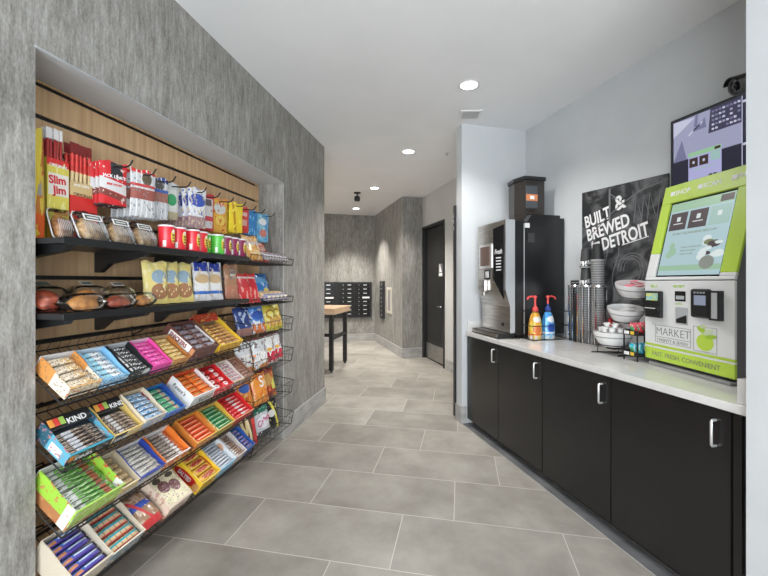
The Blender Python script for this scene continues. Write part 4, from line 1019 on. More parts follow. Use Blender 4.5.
b = box_of_bars(4, 1.828, 2.026, .084, .095, (.74,.74,.74), (.60,.08,.02), 'white carton of orange candy bars in two columns, second shelf', 'candy_bar',
    pkg('orange_wrap', (.78,.16,.02), [('rect','x',.12,.72,'y',.34,.66,(.42,.20,.05)), ('rect','x',.78,.88,'y',.3,.7,(.16,.05,.02))]), 'orange candy bar in the white carton', 5, cols=2,
    front=pkg('white_front', (.74,.74,.74), [('rect','x',.3,.95,'z',.2,.6,(.12,.11,.11)), ('noise',(16,3,9),.52,(.74,.74,.74))]), fill=.010)
side_text(b, "Reese's", .036, .150, .050, M_lettk, shear=.2, fit=.095)
b = box_of_bars(4, 2.030, 2.219, .060, .080, (.64,.02,.025), (.42,.015,.02), 'bright red box of red bars with white panels, second shelf', 'candy_bar',
    pkg('red_white_wrap', (.66,.025,.025), [('ell','x','y',.48,.5,.22,.42,(.72,.66,.66)), ('rect','x',.38,.6,'y',.4,.6,(.55,.06,.08))]), 'red candy bar in the bright red box', 4, cols=2,
    front=pkg('red_front', (.62,.02,.025), [('noise',(9,3,5),.57,(.78,.74,.74))]))
b = box_of_bars(4, 2.222, 2.350, .060, .085, (.66,.58,.54), (.62,.55,.45), 'beige box of white and maroon bars on the second shelf', 'candy_bar',
    pkg('maroon_white_wrap', (.62,.56,.56), [('rect','x',.1,.9,'y',.25,.75,(.36,.05,.10)), ('noise',(12,4,4),.58,(.70,.62,.62))]), 'white and maroon bar in the beige box', 6, cols=2,
    front=pkg('pinkish_front', (.62,.55,.55), [('noise',(10,3,5),.5,(.20,.05,.06))]), edge=(.65,.5,.2))
b = box_of_bars(4, 2.353, 2.468, .060, .085, (.24,.12,.08), (.35,.22,.15), 'brown box of brown bars at the far end of second shelf', 'candy_bar',
    pkg('milk_brown_wrap', (.30,.14,.09), [('noise',(9,4,4),.55,(.52,.36,.28)), ('rect','x',.2,.7,'y',.3,.7,(.18,.07,.06))]), 'brown bar in the brown box', 6, jit=.04,
    front=pkg('brown_front2', (.26,.13,.09), [('noise',(10,3,5),.55,(.48,.32,.25))]))
# --- third row
b = box_of_bars(5, 1.172, 1.388, .100, .150, LIME, (.66,.66,.62), 'tall green printed box of granola bars on the third shelf', 'granola_bar',
    pkg('green_wrap', (.14,.42,.06), [('noise',(9,4,4),.56,(.55,.62,.45)), ('band','x',.0,.22,(.60,.62,.60)), ('noise',(5,3,3),.58,(.05,.10,.04)), ('band','x',.70,.86,(.35,.10,.06))]), 'green granola bar in the tall green box', 10, jit=.10, bt=.026, fill=.022, D=.225, bar_cat='granola bar',
    side=pkg('green_side', (.32,.58,.06), [('band','z',.0,.38,(.42,.18,.07)), ('noise',(3,7,6),.60,(.50,.24,.10)), ('rect','y',.04,.22,'z',.0,.9,(.72,.72,.66)), ('noise',(3,10,8),.66,(.62,.08,.04))]),
    front=pkg('green_front', (.34,.58,.07), [('band','z',.0,.20,(.40,.20,.10)), ('noise',(8,3,5),.56,(.55,.68,.30)), ('noise',(9,3,6),.64,(.66,.62,.5))]), edge=(.4,.62,.12))
b = box_of_bars(5, 1.391, 1.491, .062, .105, (.66,.58,.42), (.64,.57,.46), 'narrow cream box of tan bars beside the tall green box', 'snack_bar',
    pkg('tan_wrap', (.36,.25,.12), [('noise',(9,4,4),.52,(.55,.44,.25)), ('noise',(12,5,5),.62,(.42,.14,.05))]), 'tan bar in the narrow cream box', 5, jit=.2, bt=.024, fill=.014,
    front=pkg('cream_yellow_front', (.66,.52,.16), [('band','z',0,.45,(.60,.55,.50)), ('noise',(10,3,5),.60,(.45,.32,.2))]))
b = box_of_bars(5, 1.493, 1.645, .056, .075, (.70,.70,.70), (.66,.66,.66), 'white tray with blue rim full of mixed bars, third shelf', 'snack_bar',
    pkg('mixed_wrap', (.55,.54,.50), [('noise',(7,4,4),.52,(.28,.24,.20)), ('noise',(9,5,4),.60,(.70,.68,.60)), ('noise',(4,3,3),.66,(.08,.18,.45))]), 'grey patterned bar in the blue rimmed tray', 7, jit=.22,
    side=(.03,.06,.36), front=pkg('blue_white_front', (.04,.08,.40), [('band','z',0,.5,(.65,.65,.62)), ('noise',(10,3,4),.62,(.7,.6,.3))]), edge=(.03,.06,.36))
b = box_of_bars(5, 1.648, 1.822, .058, .085, (.78,.20,.03), (.70,.71,.72), 'orange sided box with white lining holding grey bars', 'snack_bar',
    pkg('grey_wrap', (.42,.38,.34), [('noise',(9,4,4),.50,(.20,.13,.10)), ('band','x',.62,.80,(.70,.68,.66)), ('band','x',.82,1,(.72,.18,.04))]), 'grey bar in the orange sided box', 8, jit=.10, bt=.02, fill=.018,
    front=pkg('orange_front2', (.72,.20,.04), [('noise',(9,3,4),.56,(.72,.68,.62)), ('noise',(14,3,7),.62,(.30,.10,.05))]), edge=(.74,.70,.68))
def two_tone(row, a0, a1):
    mid = (a0+a1)/2
    return mid
mr = pkg('red_orange_wrap', (.70,.07,.02), [('rect','x',.1,.9,'y',.40,.62,(.78,.42,.25)), ('band','x',0,.05,(.8,.5,.1))])
mg = pkg('dark_green_wrap', (.03,.22,.08), [('rect','x',.15,.85,'y',.42,.6,(.45,.6,.35)), ('band','x',0,.08,(.6,.6,.3))])
b = box_of_bars(5, 1.872, 2.052, .058, .075, (.70,.30,.03), (.66,.34,.05), 'orange box of red bars beside the amber box of green bars', 'candy_bar', mr, 'red bar in the orange box', 6, gap=.02, edge=(.75,.45,.06),
    side=pkg('brown_orange_side', (.24,.09,.04), [('band','z',.4,1,(.62,.22,.04)), ('noise',(3,9,6),.6,(.7,.2,.05))]), front=pkg('orange_yellow_front', (.70,.30,.04), [('noise',(9,3,4),.54,(.66,.10,.03)), ('noise',(12,3,6),.62,(.8,.7,.4))]))
b = box_of_bars(5, 2.055, 2.245, .058, .075, (.70,.42,.06), (.66,.46,.14), 'amber box of dark green bars between orange and red boxes', 'candy_bar', mg, 'dark green bar in the amber box', 6, gap=.02, edge=(.70,.50,.16),
    front=pkg('yellow_green_front', (.66,.42,.05), [('noise',(9,3,4),.55,(.10,.30,.08)), ('noise',(12,3,6),.62,(.75,.1,.05))]))
b = box_of_bars(5, 2.248, 2.468, .058, .078, (.64,.02,.025), (.62,.02,.03), 'red box of red bars with a pale stripe, far end of third shelf', 'candy_bar',
    pkg('red_stripe_wrap', (.62,.025,.03), [('ell','x','y',.5,.5,.14,.36,(.62,.55,.55)), ('rect','x',.62,.85,'y',.35,.65,(.72,.35,.35))]), 'red striped bar in the red box', 6, edge=(.7,.3,.15),
    front=pkg('red_front2', (.58,.02,.03), [('noise',(9,3,4),.60,(.62,.45,.3))]))
# --- bottom row
b = box_of_bars(6, 1.172, 1.336, .095, .13, (.60,.53,.42), (.52,.45,.35), 'cream box of blue and purple wrapped bars, near end of bottom shelf', 'snack_bar',
    pkg('blue_purple_wrap', (.05,.14,.46), [('band','y',.0,.45,(.10,.07,.34)), ('rect','x',.35,.9,'y',.55,.75,(.55,.60,.72)), ('rect','x',.06,.28,'y',.2,.7,(.50,.20,.10)), ('band','x',.93,1,(.02,.02,.05))]), 'blue and purple bar in the cream box', 6, jit=.05, bt=.030, fill=.014, D=.21)
b = box_of_bars(6, 1.339, 1.513, .075, .105, (.62,.54,.42), (.58,.50,.40), 'cream box of cookie packs with teal stripes on the bottom shelf', 'cookie_pack',
    pkg('cookie_sleeve', (.66,.47,.27), [('grid','x',6,.14,(.30,.18,.09)), ('band','y',.52,.80,(.04,.36,.44)), ('band','y',.0,.14,(.62,.12,.10)), ('band','x',.95,1,(.03,.10,.12)), ('band','x',0,.05,(.03,.10,.12))]), 'teal striped cookie pack in the cream box', 5, bt=.034, D=.215, bar_cat='cookies',
    front=pkg('cookie_front', (.20,.32,.42), [('noise',(9,3,4),.5,(.62,.55,.44)), ('noise',(14,3,6),.6,(.05,.10,.2))]), edge=(.66,.60,.48))
mcl = pkg('cookie_bag_film', (.34,.20,.12), [('noise',(4,6,3),.52,(.52,.38,.28)), ('band','y',.50,.66,(.05,.10,.42)), ('noise',(6,7,3),.62,(.62,.55,.5)), ('band','y',0,.16,(.55,.05,.05)), ('slant','x','y',.6,.55,.66,(.58,.06,.07))], .18)
for i, (a, l) in enumerate(((1.582,'clear bag of brown cookies with blue stripes on bottom shelf'),)):
    me = pillow(.128,.19,.07,10).mesh('cookie_bag', mcl, 60)
    put(me, 'cookie_bag', W3(6, a, .10, .040), SROT, l, 'bag')
# closed muffin box with printed lid
t = thing('muffin_box', 'cream carton with a printed picture of dark berries on its lid', 'box', W3(6, 1.655, 0, .002), SROT)
mb = MB(); mb.prism([(0,0),(.19,0),(.19,.10),(.0,.085)], 0, .162, 'x'); mb.build('carton', pkg('muffin_carton', (.66,.55,.44), [('noise',(5,9,5),.58,(.48,.28,.2)), ('band','z',0,.18,(.32,.12,.1))]), t, bevel=.006)
mb = MB(); sl = .015/.19
mb.hexa([(.012,.012,.0866),(.150,.012,.0866),(.150,.180,.0995),(.012,.180,.0995),(.012,.012,.0876),(.150,.012,.0876),(.150,.180,.1007),(.012,.180,.1007)])
mb.build('lid_picture', pkg('berry_picture', (.60,.58,.36), [('noise',(4,4,1),.50,(.72,.66,.46)), ('ell','x','y',.30,.60,.24,.20,(.13,.05,.05)), ('ell','x','y',.72,.48,.22,.2,(.15,.06,.06)), ('noise',(16,16,1),.60,(.40,.25,.28)), ('ell','x','y',.80,.86,.18,.08,(.05,.04,.03)), ('ell','x','y',.2,.86,.18,.09,(.06,.05,.04))]), t)
b = box_of_bars(6, 1.896, 2.066, .084, .095, (.76,.50,.03), (.60,.36,.06), 'yellow box with red oval emblem on the bottom shelf', 'candy_bar',
    pkg('amber_red_wrap', (.72,.42,.05), [('ell','x','y',.5,.5,.34,.34,(.42,.05,.03)), ('noise',(10,5,4),.62,(.75,.62,.4))]), 'amber and red bar in the yellow box', 4, bt=.03, D=.205,
    side=pkg('yellow_red_side', (.78,.52,.04), [('ell','y','z',.52,.45,.42,.30,(.55,.02,.02)), ('ell','y','z',.12,.35,.11,.26,(.62,.32,.12))]), front=pkg('yellow_front2', (.78,.52,.04), [('noise',(9,3,4),.60,(.55,.05,.02))]), edge=(.78,.56,.1))
side_text(b, 'SALTED', .034, .165, .032, M_lettw, bold=.001, shear=.15, fit=.095)
b = box_of_bars(6, 2.070, 2.238, .078, .105, (.30,.55,.74), (.60,.66,.70), 'light blue and white box of silver bars on the bottom shelf', 'snack_bar',
    pkg('silver_blue_wrap', (.60,.63,.67), [('noise',(10,5,4),.55,(.32,.42,.55)), ('band','x',.0,.2,(.70,.72,.74)), ('noise',(14,6,5),.64,(.08,.10,.16))]), 'silver bar in the light blue and white box', 8, jit=.06, bt=.028, fill=.014,
    side=pkg('rice_side', (.72,.75,.78), [('band','z',0,.42,(.16,.45,.72)), ('ell','y','z',.72,.55,.16,.34,(.72,.42,.26)), ('ell','y','z',.38,.3,.06,.16,(.35,.18,.1))]))
b = box_of_bars(6, 2.241, 2.360, .078, .11, (.55,.52,.50), (.62,.58,.54), 'white and brown box of upright brown bars, bottom shelf', 'snack_bar',
    pkg('brown_white_wrap', (.26,.12,.07), [('noise',(10,5,4),.55,(.62,.58,.54)), ('band','x',0,.3,(.60,.57,.55))]), 'brown and white bar in the white and brown box', 9, jit=.05, bt=.028, fill=.016,
    front=pkg('white_orange_front', (.60,.58,.56), [('noise',(9,3,4),.54,(.50,.22,.08))]))
b = box_of_bars(6, 2.363, 2.468, .075, .10, (.03,.10,.34), (.04,.12,.38), 'dark blue box at the far end of the bottom shelf', 'candy_bar',
    pkg('blue_orange_wrap', (.04,.12,.42), [('noise',(7,4,4),.56,(.55,.22,.06))]), 'blue bar in the dark blue box', 6, jit=.05, bt=.024, fill=.01)

# ------------------------------------------------------------------ chip baskets
def bagrow(z, items, x=-1.56, lean=.28, tw=-.20):
    hcap = .222 if .98 < z < 1.2 else .236; w_k = 1.06
    for (y, w, h, t_, m, label, rz, dx, lettering) in items:
        me = bag_mesh(w*w_k, min(h*1.06, hcap), t_, m, seed=int(y*1000)); h = min(h*1.06, hcap)
        o = put(me, 'snack_bag', (x+dx, y, z+.013), (-lean, 0, PI/2+rz+tw), label, 'bag of chips', None)
        if lettering: text(o, lettering[0], lettering[1], (lettering[3], -t_*.5-.002, h*lettering[4]), (PI/2, lettering[5] if len(lettering) > 5 else 0, 0), lettering[2], align='CENTER', bold=.001)
Zb = {k_: v_+.006 for k_, v_ in BASK.items()}
m_blue = pkg('blue_chip', (.06,.22,.55), [('band','z',0,.34,(.66,.18,.05)), ('noise',(4,3,4),.54,(.62,.66,.70)), ('ell','x','z',.5,.62,.42,.16,(.04,.10,.40)), ('noise',(8,3,8),.62,(.04,.06,.2))], .25)
m_navy = pkg('navy_chip', (.03,.06,.22), [('noise',(5,3,5),.55,(.40,.48,.62)), ('band','z',0,.25,(.30,.16,.14))], .25)
m_yel = pkg('yellow_chip', (.62,.52,.06), [('ell','x','z',.5,.60,.34,.17,(.40,.20,.04)), ('ell','x','z',.5,.60,.24,.10,(.70,.60,.12)), ('ell','x','z',.48,.28,.36,.15,(.55,.30,.08)), ('noise',(6,3,6),.62,(.70,.66,.30))], .25)
bagrow(Zb['upper'], [(2.590,.150,.235,.055,m_navy,'dark navy chip bag at the near end of upper basket',0,-.005,None), (2.760,.155,.240,.06,m_blue,'blue and orange chip bag in the upper basket',.0,.015,None),
    (2.925,.160,.265,.06,m_yel,'yellow chip bag beside the blue bag, upper basket',0,.03,None), (3.075,.13,.25,.05,m_yel,'yellow chip bag at the far end, upper basket',0,.01,None)])
m_go = pkg('grey_orange_chip', (.56,.58,.60), [('band','z',0,.46,(.68,.24,.05)), ('noise',(3,3,3),.56,(.72,.74,.75)), ('rect','x',.2,.8,'z',.15,.55,(.72,.70,.68)), ('noise',(8,3,8),.60,(.20,.16,.16)), ('band','z',.93,1,(.25,.05,.05))], .25)
m_wr = pkg('white_red_chip', (.68,.69,.70), [('band','z',.05,.40,(.55,.03,.06)), ('noise',(4,3,3),.60,(.78,.78,.78)), ('noise',(8,3,8),.60,(.25,.1,.1)), ('ell','x','z',.4,.48,.2,.06,(.72,.42,.08)), ('band','z',.95,1,(.4,.05,.08))], .25)
bagrow(Zb['second'], [(2.590,.155,.235,.06,m_go,'grey and orange chip bag at near end of second basket',0,.0,None), (2.765,.160,.245,.06,m_go,'grey and orange chip bag printed 100 in second basket',.02,.03,('100',.075,M_lettw,-.01,.28)),
    (2.925,.152,.255,.06,m_wr,'white and red chip bag in the middle of second basket',0,.02,None), (3.075,.130,.26,.06,m_wr,'white and red chip bag at far end of second basket',0,.01,None)], lean=.22)
m_or = pkg('orange_chip', (.72,.24,.04), [('noise',(4,3,4),.56,(.78,.46,.20)), ('noise',(7,3,7),.60,(.60,.12,.03)), ('ell','x','z',.5,.66,.34,.14,(.05,.12,.40))], .25)
m_or2 = pkg('orange_chip_plain', (.74,.28,.05), [('noise',(4,3,4),.54,(.70,.18,.03)), ('noise',(7,3,7),.62,(.78,.60,.30))], .25)
m_rd = pkg('dark_red_chip', (.34,.05,.03), [('noise',(4,3,4),.55,(.62,.22,.05)), ('rect','x',.6,1,'z',.25,.6,(.62,.62,.12)), ('ell','x','z',.4,.6,.3,.2,(.5,.28,.08))], .25)
bagrow(Zb['third'], [(2.590,.150,.22,.055,m_or,'orange chip bag with blue oval at near end of third basket',0,.0,None), (2.755,.165,.255,.06,m_or2,'bright orange chip bag with a white S in third basket',.02,.035,('S',.12,M_lettw,0,.55)),
    (2.925,.165,.285,.06,m_rd,'dark red chip bag with yellow panel in third basket',-.02,.01,None)], lean=.24)
m_tan = pkg('tan_fries_chip', (.12,.05,.03), [('slant','x','z',.25,.30,.42,(.74,.62,.34)), ('slant','x','z',-.3,.12,.26,(.70,.56,.28)), ('slant','x','z',.1,.48,.60,(.78,.66,.40)), ('rect','x',.66,1,'z',0,.8,(.55,.03,.04)), ('ell','x','z',.80,.72,.13,.1,(.66,.05,.05))], .25)
m_gr = pkg('grey_green_chip', (.46,.48,.50), [('band','z',.80,1,(.03,.22,.14)), ('ell','x','z',.5,.52,.38,.20,(.70,.70,.72)), ('band','z',0,.25,(.05,.05,.06)), ('noise',(8,3,8),.62,(.6,.6,.6))], .25)
m_bk = pkg('black_yellow_chip', (.02,.02,.02), [('slant','x','z',.4,.75,.92,(.66,.60,.06)), ('ell','x','z',.4,.55,.25,.12,(.62,.62,.60)), ('noise',(7,3,7),.62,(.55,.5,.2))], .25)
bagrow(Zb['bottom'], [(2.602,.175,.25,.055,m_tan,'dark chip bag printed with yellow fries, bottom basket',0,.02,None), (2.790,.170,.265,.06,m_gr,'grey chip bag with pink name and green top, bottom basket',.0,.03,('Cabo',.065,mat('pink_print',(.5,.05,.2),.5),0,.48,-.35)),
    (2.965,.155,.27,.055,m_bk,'black and yellow chip bag at the far end, bottom basket',0,.02,None)], lean=.2)
# wire trays
m_cr = pkg('orange_cracker', (.66,.36,.10), [('noise',(5,3,5),.53,(.72,.56,.32)), ('band','z',.55,.72,(.48,.42,.38)), ('noise',(8,3,8),.62,(.55,.16,.04))], .25)
m_rb = pkg('red_snack', (.52,.03,.03), [('ell','x','z',.5,.55,.4,.16,(.62,.40,.30)), ('noise',(5,3,5),.58,(.62,.06,.04)), ('band','z',.85,1,(.35,.02,.02))], .25)
bagrow(1.558, [(2.640,.160,.185,.05,m_cr,'orange cracker bag on the upper wire tray',0,.045,None), (2.985,.22,.235,.05,m_rb,'red snack bag behind small packs, upper wire tray',.15,-.085,None)], lean=.35)
o = put(bag_mesh(.17,.19,.05,pkg('sky_snack',(.10,.34,.58),[('noise',(5,3,5),.56,(.55,.65,.72))],.25),seed=9), 'snack_bag', (-1.72, 2.72, 1.558), (-.12,0,PI/2-.2), 'blue snack bag at the back of the upper wire tray', 'bag of chips')
mdoor = pkg('red_snack2', (.55,.03,.035), [('noise',(5,3,5),.55,(.68,.30,.26)), ('ell','x','z',.5,.62,.34,.15,(.45,.02,.03)), ('band','z',.80,.86,(.70,.62,.60))], .25)
bagrow(1.237, [(2.550,.130,.215,.045,mdoor,'red snack bag at near end of the lower wire tray',.0,.03,None), (2.672,.130,.215,.045,mdoor,'red snack bag next to the blue bag, lower wire tray',.0,.02,None),
    (3.025,.20,.25,.05,pkg('blue_snack',(.03,.18,.52),[('ell','x','z',.4,.72,.38,.12,(.12,.38,.70)),('ell','x','z',.62,.30,.22,.14,(.68,.56,.14)),('noise',(6,3,6),.60,(.35,.52,.70))],.25),'blue snack bag with yellow print on the lower wire tray',.1,-.085,None)], lean=.30)
mro = bar_mesh(.15,.074,.052, pkg('small_pack', (.40,.36,.38), [('band','x',.0,.35,(.45,.05,.06)), ('noise',(6,4,4),.56,(.62,.60,.62)), ('rect','x',.4,.7,'y',.2,.8,(.20,.16,.22))], .25))
mr2 = bar_mesh(.15,.074,.052, pkg('roll_pack', (.62,.44,.24), [('band','x',.55,1,(.24,.26,.42)), ('noise',(6,4,4),.56,(.70,.58,.42)), ('band','x',.0,.12,(.45,.16,.06))], .25))
for i in range(5):
    put(mro, 'cookie_pack', (-1.537, 2.785+i*.072, 1.590), (0, .36, 0), f'small grey and red pack on upper wire tray, {ORDN(i)} along its front', 'cookies', 'small packs along the upper wire tray')
    put(mr2, 'wafer_pack', (-1.537, 2.785+i*.072, 1.269), (0, .36, 0), f'small tan and navy pack on lower wire tray, {ORDN(i)} along its front', 'cookies', 'small packs along the lower wire tray')

# ------------------------------------------------------------------ upper shelf
ZS1, ZS2 = 1.5755, 1.2885
M_bun = noise_mat('baked_crust', (.15,.05,.014), (.50,.24,.07), (30,30,30), .42, p=(.3,.7)); M_bun2 = noise_mat('pale_crust', (.17,.075,.025), (.60,.40,.20), (46,46,46), .5); M_red = noise_mat('glazed_red_pastry', (.10,.018,.012), (.36,.075,.035), (34,34,34), .28)
def bun_mesh(a, b, h, m, seed=0, ridges=0):
    rnd = random.Random(seed); mb = MB(); n = 20; rings = 8; vs = []; fs = []
    for j in range(rings+1):
        t_ = j/rings*PI/2
        for i in range(n):
            p_ = 2*PI*i/n; q = 1+.04*math.sin(3*p_+seed)+(.06*math.sin(ridges*p_) if ridges else 0)
            vs.append((a*q*math.cos(p_)*math.cos(t_), b*q*math.sin(p_)*math.cos(t_), h*.25+h*.75*math.sin(t_)))
    for i in range(n):
        p_ = 2*PI*i/n; vs.append((a*.82*math.cos(p_), b*.82*math.sin(p_), 0))
    for j in range(rings):
        for i in range(n): fs.append((j*n+i, j*n+(i+1) % n, (j+1)*n+(i+1) % n, (j+1)*n+i))
    N = (rings+1)*n
    for i in range(n): fs.append((N+i, N+(i+1) % n, (i+1) % n, i))
    fs.append(tuple(N+i for i in range(n))[::-1])
    mb.add(vs, fs); return mb.mesh('bun', m, 60)
def clamshell(y, label, crust, tilt, dx=0, lab=True, w=.125):
    """tilted clear clamshell leaning back, printed label on its top, bun inside"""
    c = thing('muffin_pack', label, 'muffin pack', (-1.52+dx, y, ZS1+.001), (-tilt+PI/2*0, 0, PI/2), 'clear muffin packs on the upper shelf')
    d = .055; h = .135
    mb = MB()
    pts = [(-w*.5+.012,0),(w*.5-.012,0),(w*.5,.02),(w*.46,h-.02),(w*.36,h),(-w*.36,h),(-w*.46,h-.02),(-w*.5,.02)]
    n = len(pts); vs = []
    for sc, yy_ in ((.80,-d*.5),(.97,-d*.30),(1,0),(.97,d*.3),(.80,d*.5)):
        for p_ in pts: vs.append((p_[0]*sc, yy_, h*.5+(p_[1]-h*.5)*sc))
    fs = [(j*n+i, j*n+(i+1) % n, (j+1)*n+(i+1) % n, (j+1)*n+i) for j in range(4) for i in range(n)]
    fs += [tuple(range(n))[::-1], tuple(4*n+i for i in range(n))]
    mb.add(vs, fs); sh = mb.build('clamshell', M_clear, c, smooth=30)
    mb = MB(); ring = [(p_[0]*1.05, .0, h*.5+(p_[1]-h*.5)*1.05) for p_ in pts]; mb.tube(ring+[ring[0]], .0028, 5)
    for q_ in range(-5, 6): mb.tube([(q_*w*.082, -.004, h*.03), (q_*w*.080, -d*.42, h*.16), (q_*w*.076, -d*.515, h*.30), (q_*w*.072, -d*.515, h*.60)], .0011, 4)
    mb.build('rim', mat('rim_plastic', (.75,.76,.77), .2, alpha=.6), c)
    o = bpy.data.objects.new('muffin', bun_mesh(w*.43, h*.40, d*.80, crust, seed=int(y*100), ridges=14)); C.objects.link(o); o.parent = c; o.location = (0, d*.38, h*.44); o.rotation_euler = (PI/2, 0, 0)
    if lab:
        mb = MB(); mb.box(-w*.30, w*.36, -d*.5-.0012, -d*.5-.0004, h*.64, h*.86); mb.box(-w*.24, w*.30, -d*.5-.0018, -d*.5-.0013, h*.68, h*.82, 1); mb.box(-w*.18, w*.24, -d*.5-.0023, -d*.5-.0019, h*.72, h*.775, 2)
        mb.build('label', [mat('label_white', (.78,.78,.76), .5), mat('label_dark', (.05,.06,.05), .5), mat('label_print', (.55,.56,.54), .5)], c)
clamshell(1.286, 'brown glazed muffin pack at the near end, without a label', M_bun, .36, -.060, False, .10)
clamshell(1.345, 'labelled muffin pack, nearest of three with dark labels', M_bun2, .48, .015)
clamshell(1.487, 'labelled muffin pack, middle of three with dark labels', M_bun2, .48, .01)
clamshell(1.628, 'labelled muffin pack, farthest of three, beside the red cans', M_bun2, .48, .005)
def can(y, dx, colr, what, rot=0, h=.122, r=.039):
    c = thing('crisp_can', what, 'can', (-1.50+dx, y, ZS1+.0005), (0,0,rot), 'crisp cans on the upper shelf')
    mb = MB(); mb.lathe([(r*.96,0),(r,.003),(r,h-.006)], n=28); mb.build('can_body', pkg('can_'+what[:14], colr, [('band','z',.0,.03,(.6,.6,.6)), ('rect','x',.62,.80,'z',.1,.38,(.75,.75,.73))], .3), c, smooth=40)
    mb = MB(); mb.lathe([(r*1.03,h-.0055),(r*1.05,h-.004),(r*1.05,h+.002),(r*.95,h+.003),(0,h+.001)], n=28); mb.build('lid', mat('lid_plastic', (.78,.78,.78), .3), c, smooth=40)
    # the oval mark on the front
    def wrap(mb, k):
        out = []
        for q in mb.v:
            a = q[0]/r - .30
            out.append(Vector(((r+k)*math.cos(a), (r+k)*math.sin(a), q[1])))
        return out
    mb = MB()
    def ellipse(cx_, cz_, a, b, m_, n=18): mb.prism([(cx_+a*math.cos(t_), cz_+b*math.sin(t_)) for t_ in [2*PI*i/n for i in range(n)]], 0, .0001, 'z', m_)
    ellipse(.012, h*.55, .014, .036, 0); k1 = wrap(mb, .0007); mb.v = k1; mb.build('emblem', mat('emblem_yellow', (.78,.62,.10), .4), c)
    mb = MB(); ellipse(.012, h*.76, .010, .009, 0); mb.v = wrap(mb, .0014); mb.build('face_mark', mat('emblem_pale', (.80,.74,.62), .4), c)
    mb = MB()
    for z_ in (.34,.46,.58): mb.prism([(.005,h*z_),(.021,h*(z_-.02)),(.021,h*(z_+.04)),(.005,h*(z_+.06))], 0, .0001, 'z')
    mb.v = wrap(mb, .0014); mb.build('name_strip', mat('emblem_red', (.25,.02,.03), .4), c)
CR, CG, CM = (.68,.025,.04), (.10,.48,.06), (.24,.02,.08)
for y, dx, cc, l in ((1.735,0,CR,'red crisp can, first beside the muffin packs'),(1.818,.0,CR,'red crisp can, second along the shelf'),(1.915,.012,CR,'red crisp can, third along the shelf'),(1.998,.0,CR,'red crisp can, last of four, before the green cans'),
        (2.078,-.035,CG,'green crisp can half hidden between red and green cans'),(2.145,.010,CG,'green crisp can in front, between red and maroon cans'),(2.232,.005,CM,'maroon crisp can, first after the green can'),(2.315,.005,CM,'maroon crisp can, middle of three'),(2.397,.005,CM,'maroon crisp can at the shelf end')):
    can(y, dx, cc, l)
# jerky stick boxes and the tall bag behind the muffin packs
def stick_box(y0, y1, x, h, front, top, what, ttl, sticks, stm, stlabel, ns):
    c = thing('stick_box', what, 'box', (x, y0, ZS1+.0005), (0,0,PI/2))
    L = y1-y0; D = .07
    mb = MB(); mb.box(0,L,0,.003,0,h,0); mb.box(0,L,D-.003,D,0,h+.03,1); mb.box(0,.003,.003,D-.003,0,h,1); mb.box(L-.003,L,.003,D-.003,0,h,1); mb.box(.003,L-.003,.003,D-.003,0,.16,1)
    mb.build('carton', [front, mat('carton_side', top, .5)], c)
    for (s_, sz, x_, z_, m_, kw) in ttl: text(c, s_, sz, (x_, -.0008, z_), (PI/2, kw.pop('a', 0), 0), m_, **kw)
    rows_ = 2
    me = stm
    for i in range(ns):
        for j in range(rows_):
            xx_ = .012+(L-.024)*(i+.5)/ns
            w_ = Matrix.Translation((x, y0, ZS1)) @ Matrix.Rotation(PI/2,4,'Z') @ Vector((xx_, .020+.028*j, .1615))
            put(me, 'jerky_stick', w_, (random.uniform(-.015,.015), 0, PI/2+random.uniform(-.03,.03)), f'{stlabel}, {ORDN(i)} in the {"front" if j == 0 else "back"} line', 'jerky stick', stlabel.replace('stick','sticks'))
    return c
def stick_mesh(h, w, m):
    mb = MB(); mb.box(-w/2, w/2, -.001, .001, h-.045, h, 1); mb.lathe([(0,0),(w*.40,.002),(w*.42,h*.5),(w*.40,h-.05),(0,h-.045)], n=8, mats=[0,0,0,0])
    return mb.mesh('jerky_stick', m, 50)
slim_front = pkg('yellow_red_front', (.66,.58,.10), [('band','z',.84,1,(.60,.03,.03)), ('noise',(6,3,6),.62,(.75,.70,.3)), ('band','z',0,.22,(.66,.34,.04)), ('rect','x',.3,.95,'z',.30,.36,(.55,.25,.05))])
sm = stick_mesh(.315, .013, [mat('stick_red', (.36,.03,.03), .3), mat('stick_white', (.72,.70,.70), .35)])
bx = stick_box(1.266, 1.354, -1.655, .345, slim_front, (.55,.42,.05), 'yellow and red carton of jerky sticks near the recess edge', [('ORIGINAL', .0165, .007, .312, M_lettw, dict(bold=.0004)), ('Slim', .046, .006, .240, M_lettr, dict(a=-.08, bold=.0016, sx=.92)), ('Jim', .046, .024, .200, M_lettr, dict(a=-.08, bold=.0016, sx=.92))], 0, sm, 'red stick with white tip in the yellow carton', 5)
mb = MB(); mb.box(.004,.086,-.0006,-.0001,.192,.284); mb.build('name_patch', mat('patch_white', (.70,.68,.62), .5), bx)
sm2 = stick_mesh(.285, .021, [pkg('wide_stick', (.60,.04,.03), [('band','z',.12,.55,(.62,.48,.25)), ('noise',(3,3,9),.58,(.15,.02,.02))]), mat('stick_dark', (.20,.02,.02), .35)])
bx = stick_box(1.360, 1.485, -1.655, .270, pkg('red_tan_front', (.64,.035,.03), [('band','z',.70,.92,(.62,.46,.22)), ('band','z',.92,1,(.02,.02,.02))]), (.40,.03,.03), 'red and tan carton of wide jerky sticks beside the yellow carton', [('ORIGINAL', .020, .012, .210, mat('brown_print',(.20,.10,.05),.5), dict(bold=.0004)), ("JACK LINK'S", .013, .016, .254, M_lettw, dict(bold=.0003)), ('EST 1885', .011, .034, .040, mat('dark_red_print',(.30,.01,.01),.5), {})], 0, sm2, 'wide red stick in the red and tan carton', 5)
mb = MB(); mb.prism([(.062+.036*math.cos(t_),   .128+.022*math.sin(t_)) for t_ in [2*PI*i/20 for i in range(20)]], -.0012, -.0002, 'y'); mb.build('oval_badge', M_blackpl, bx)
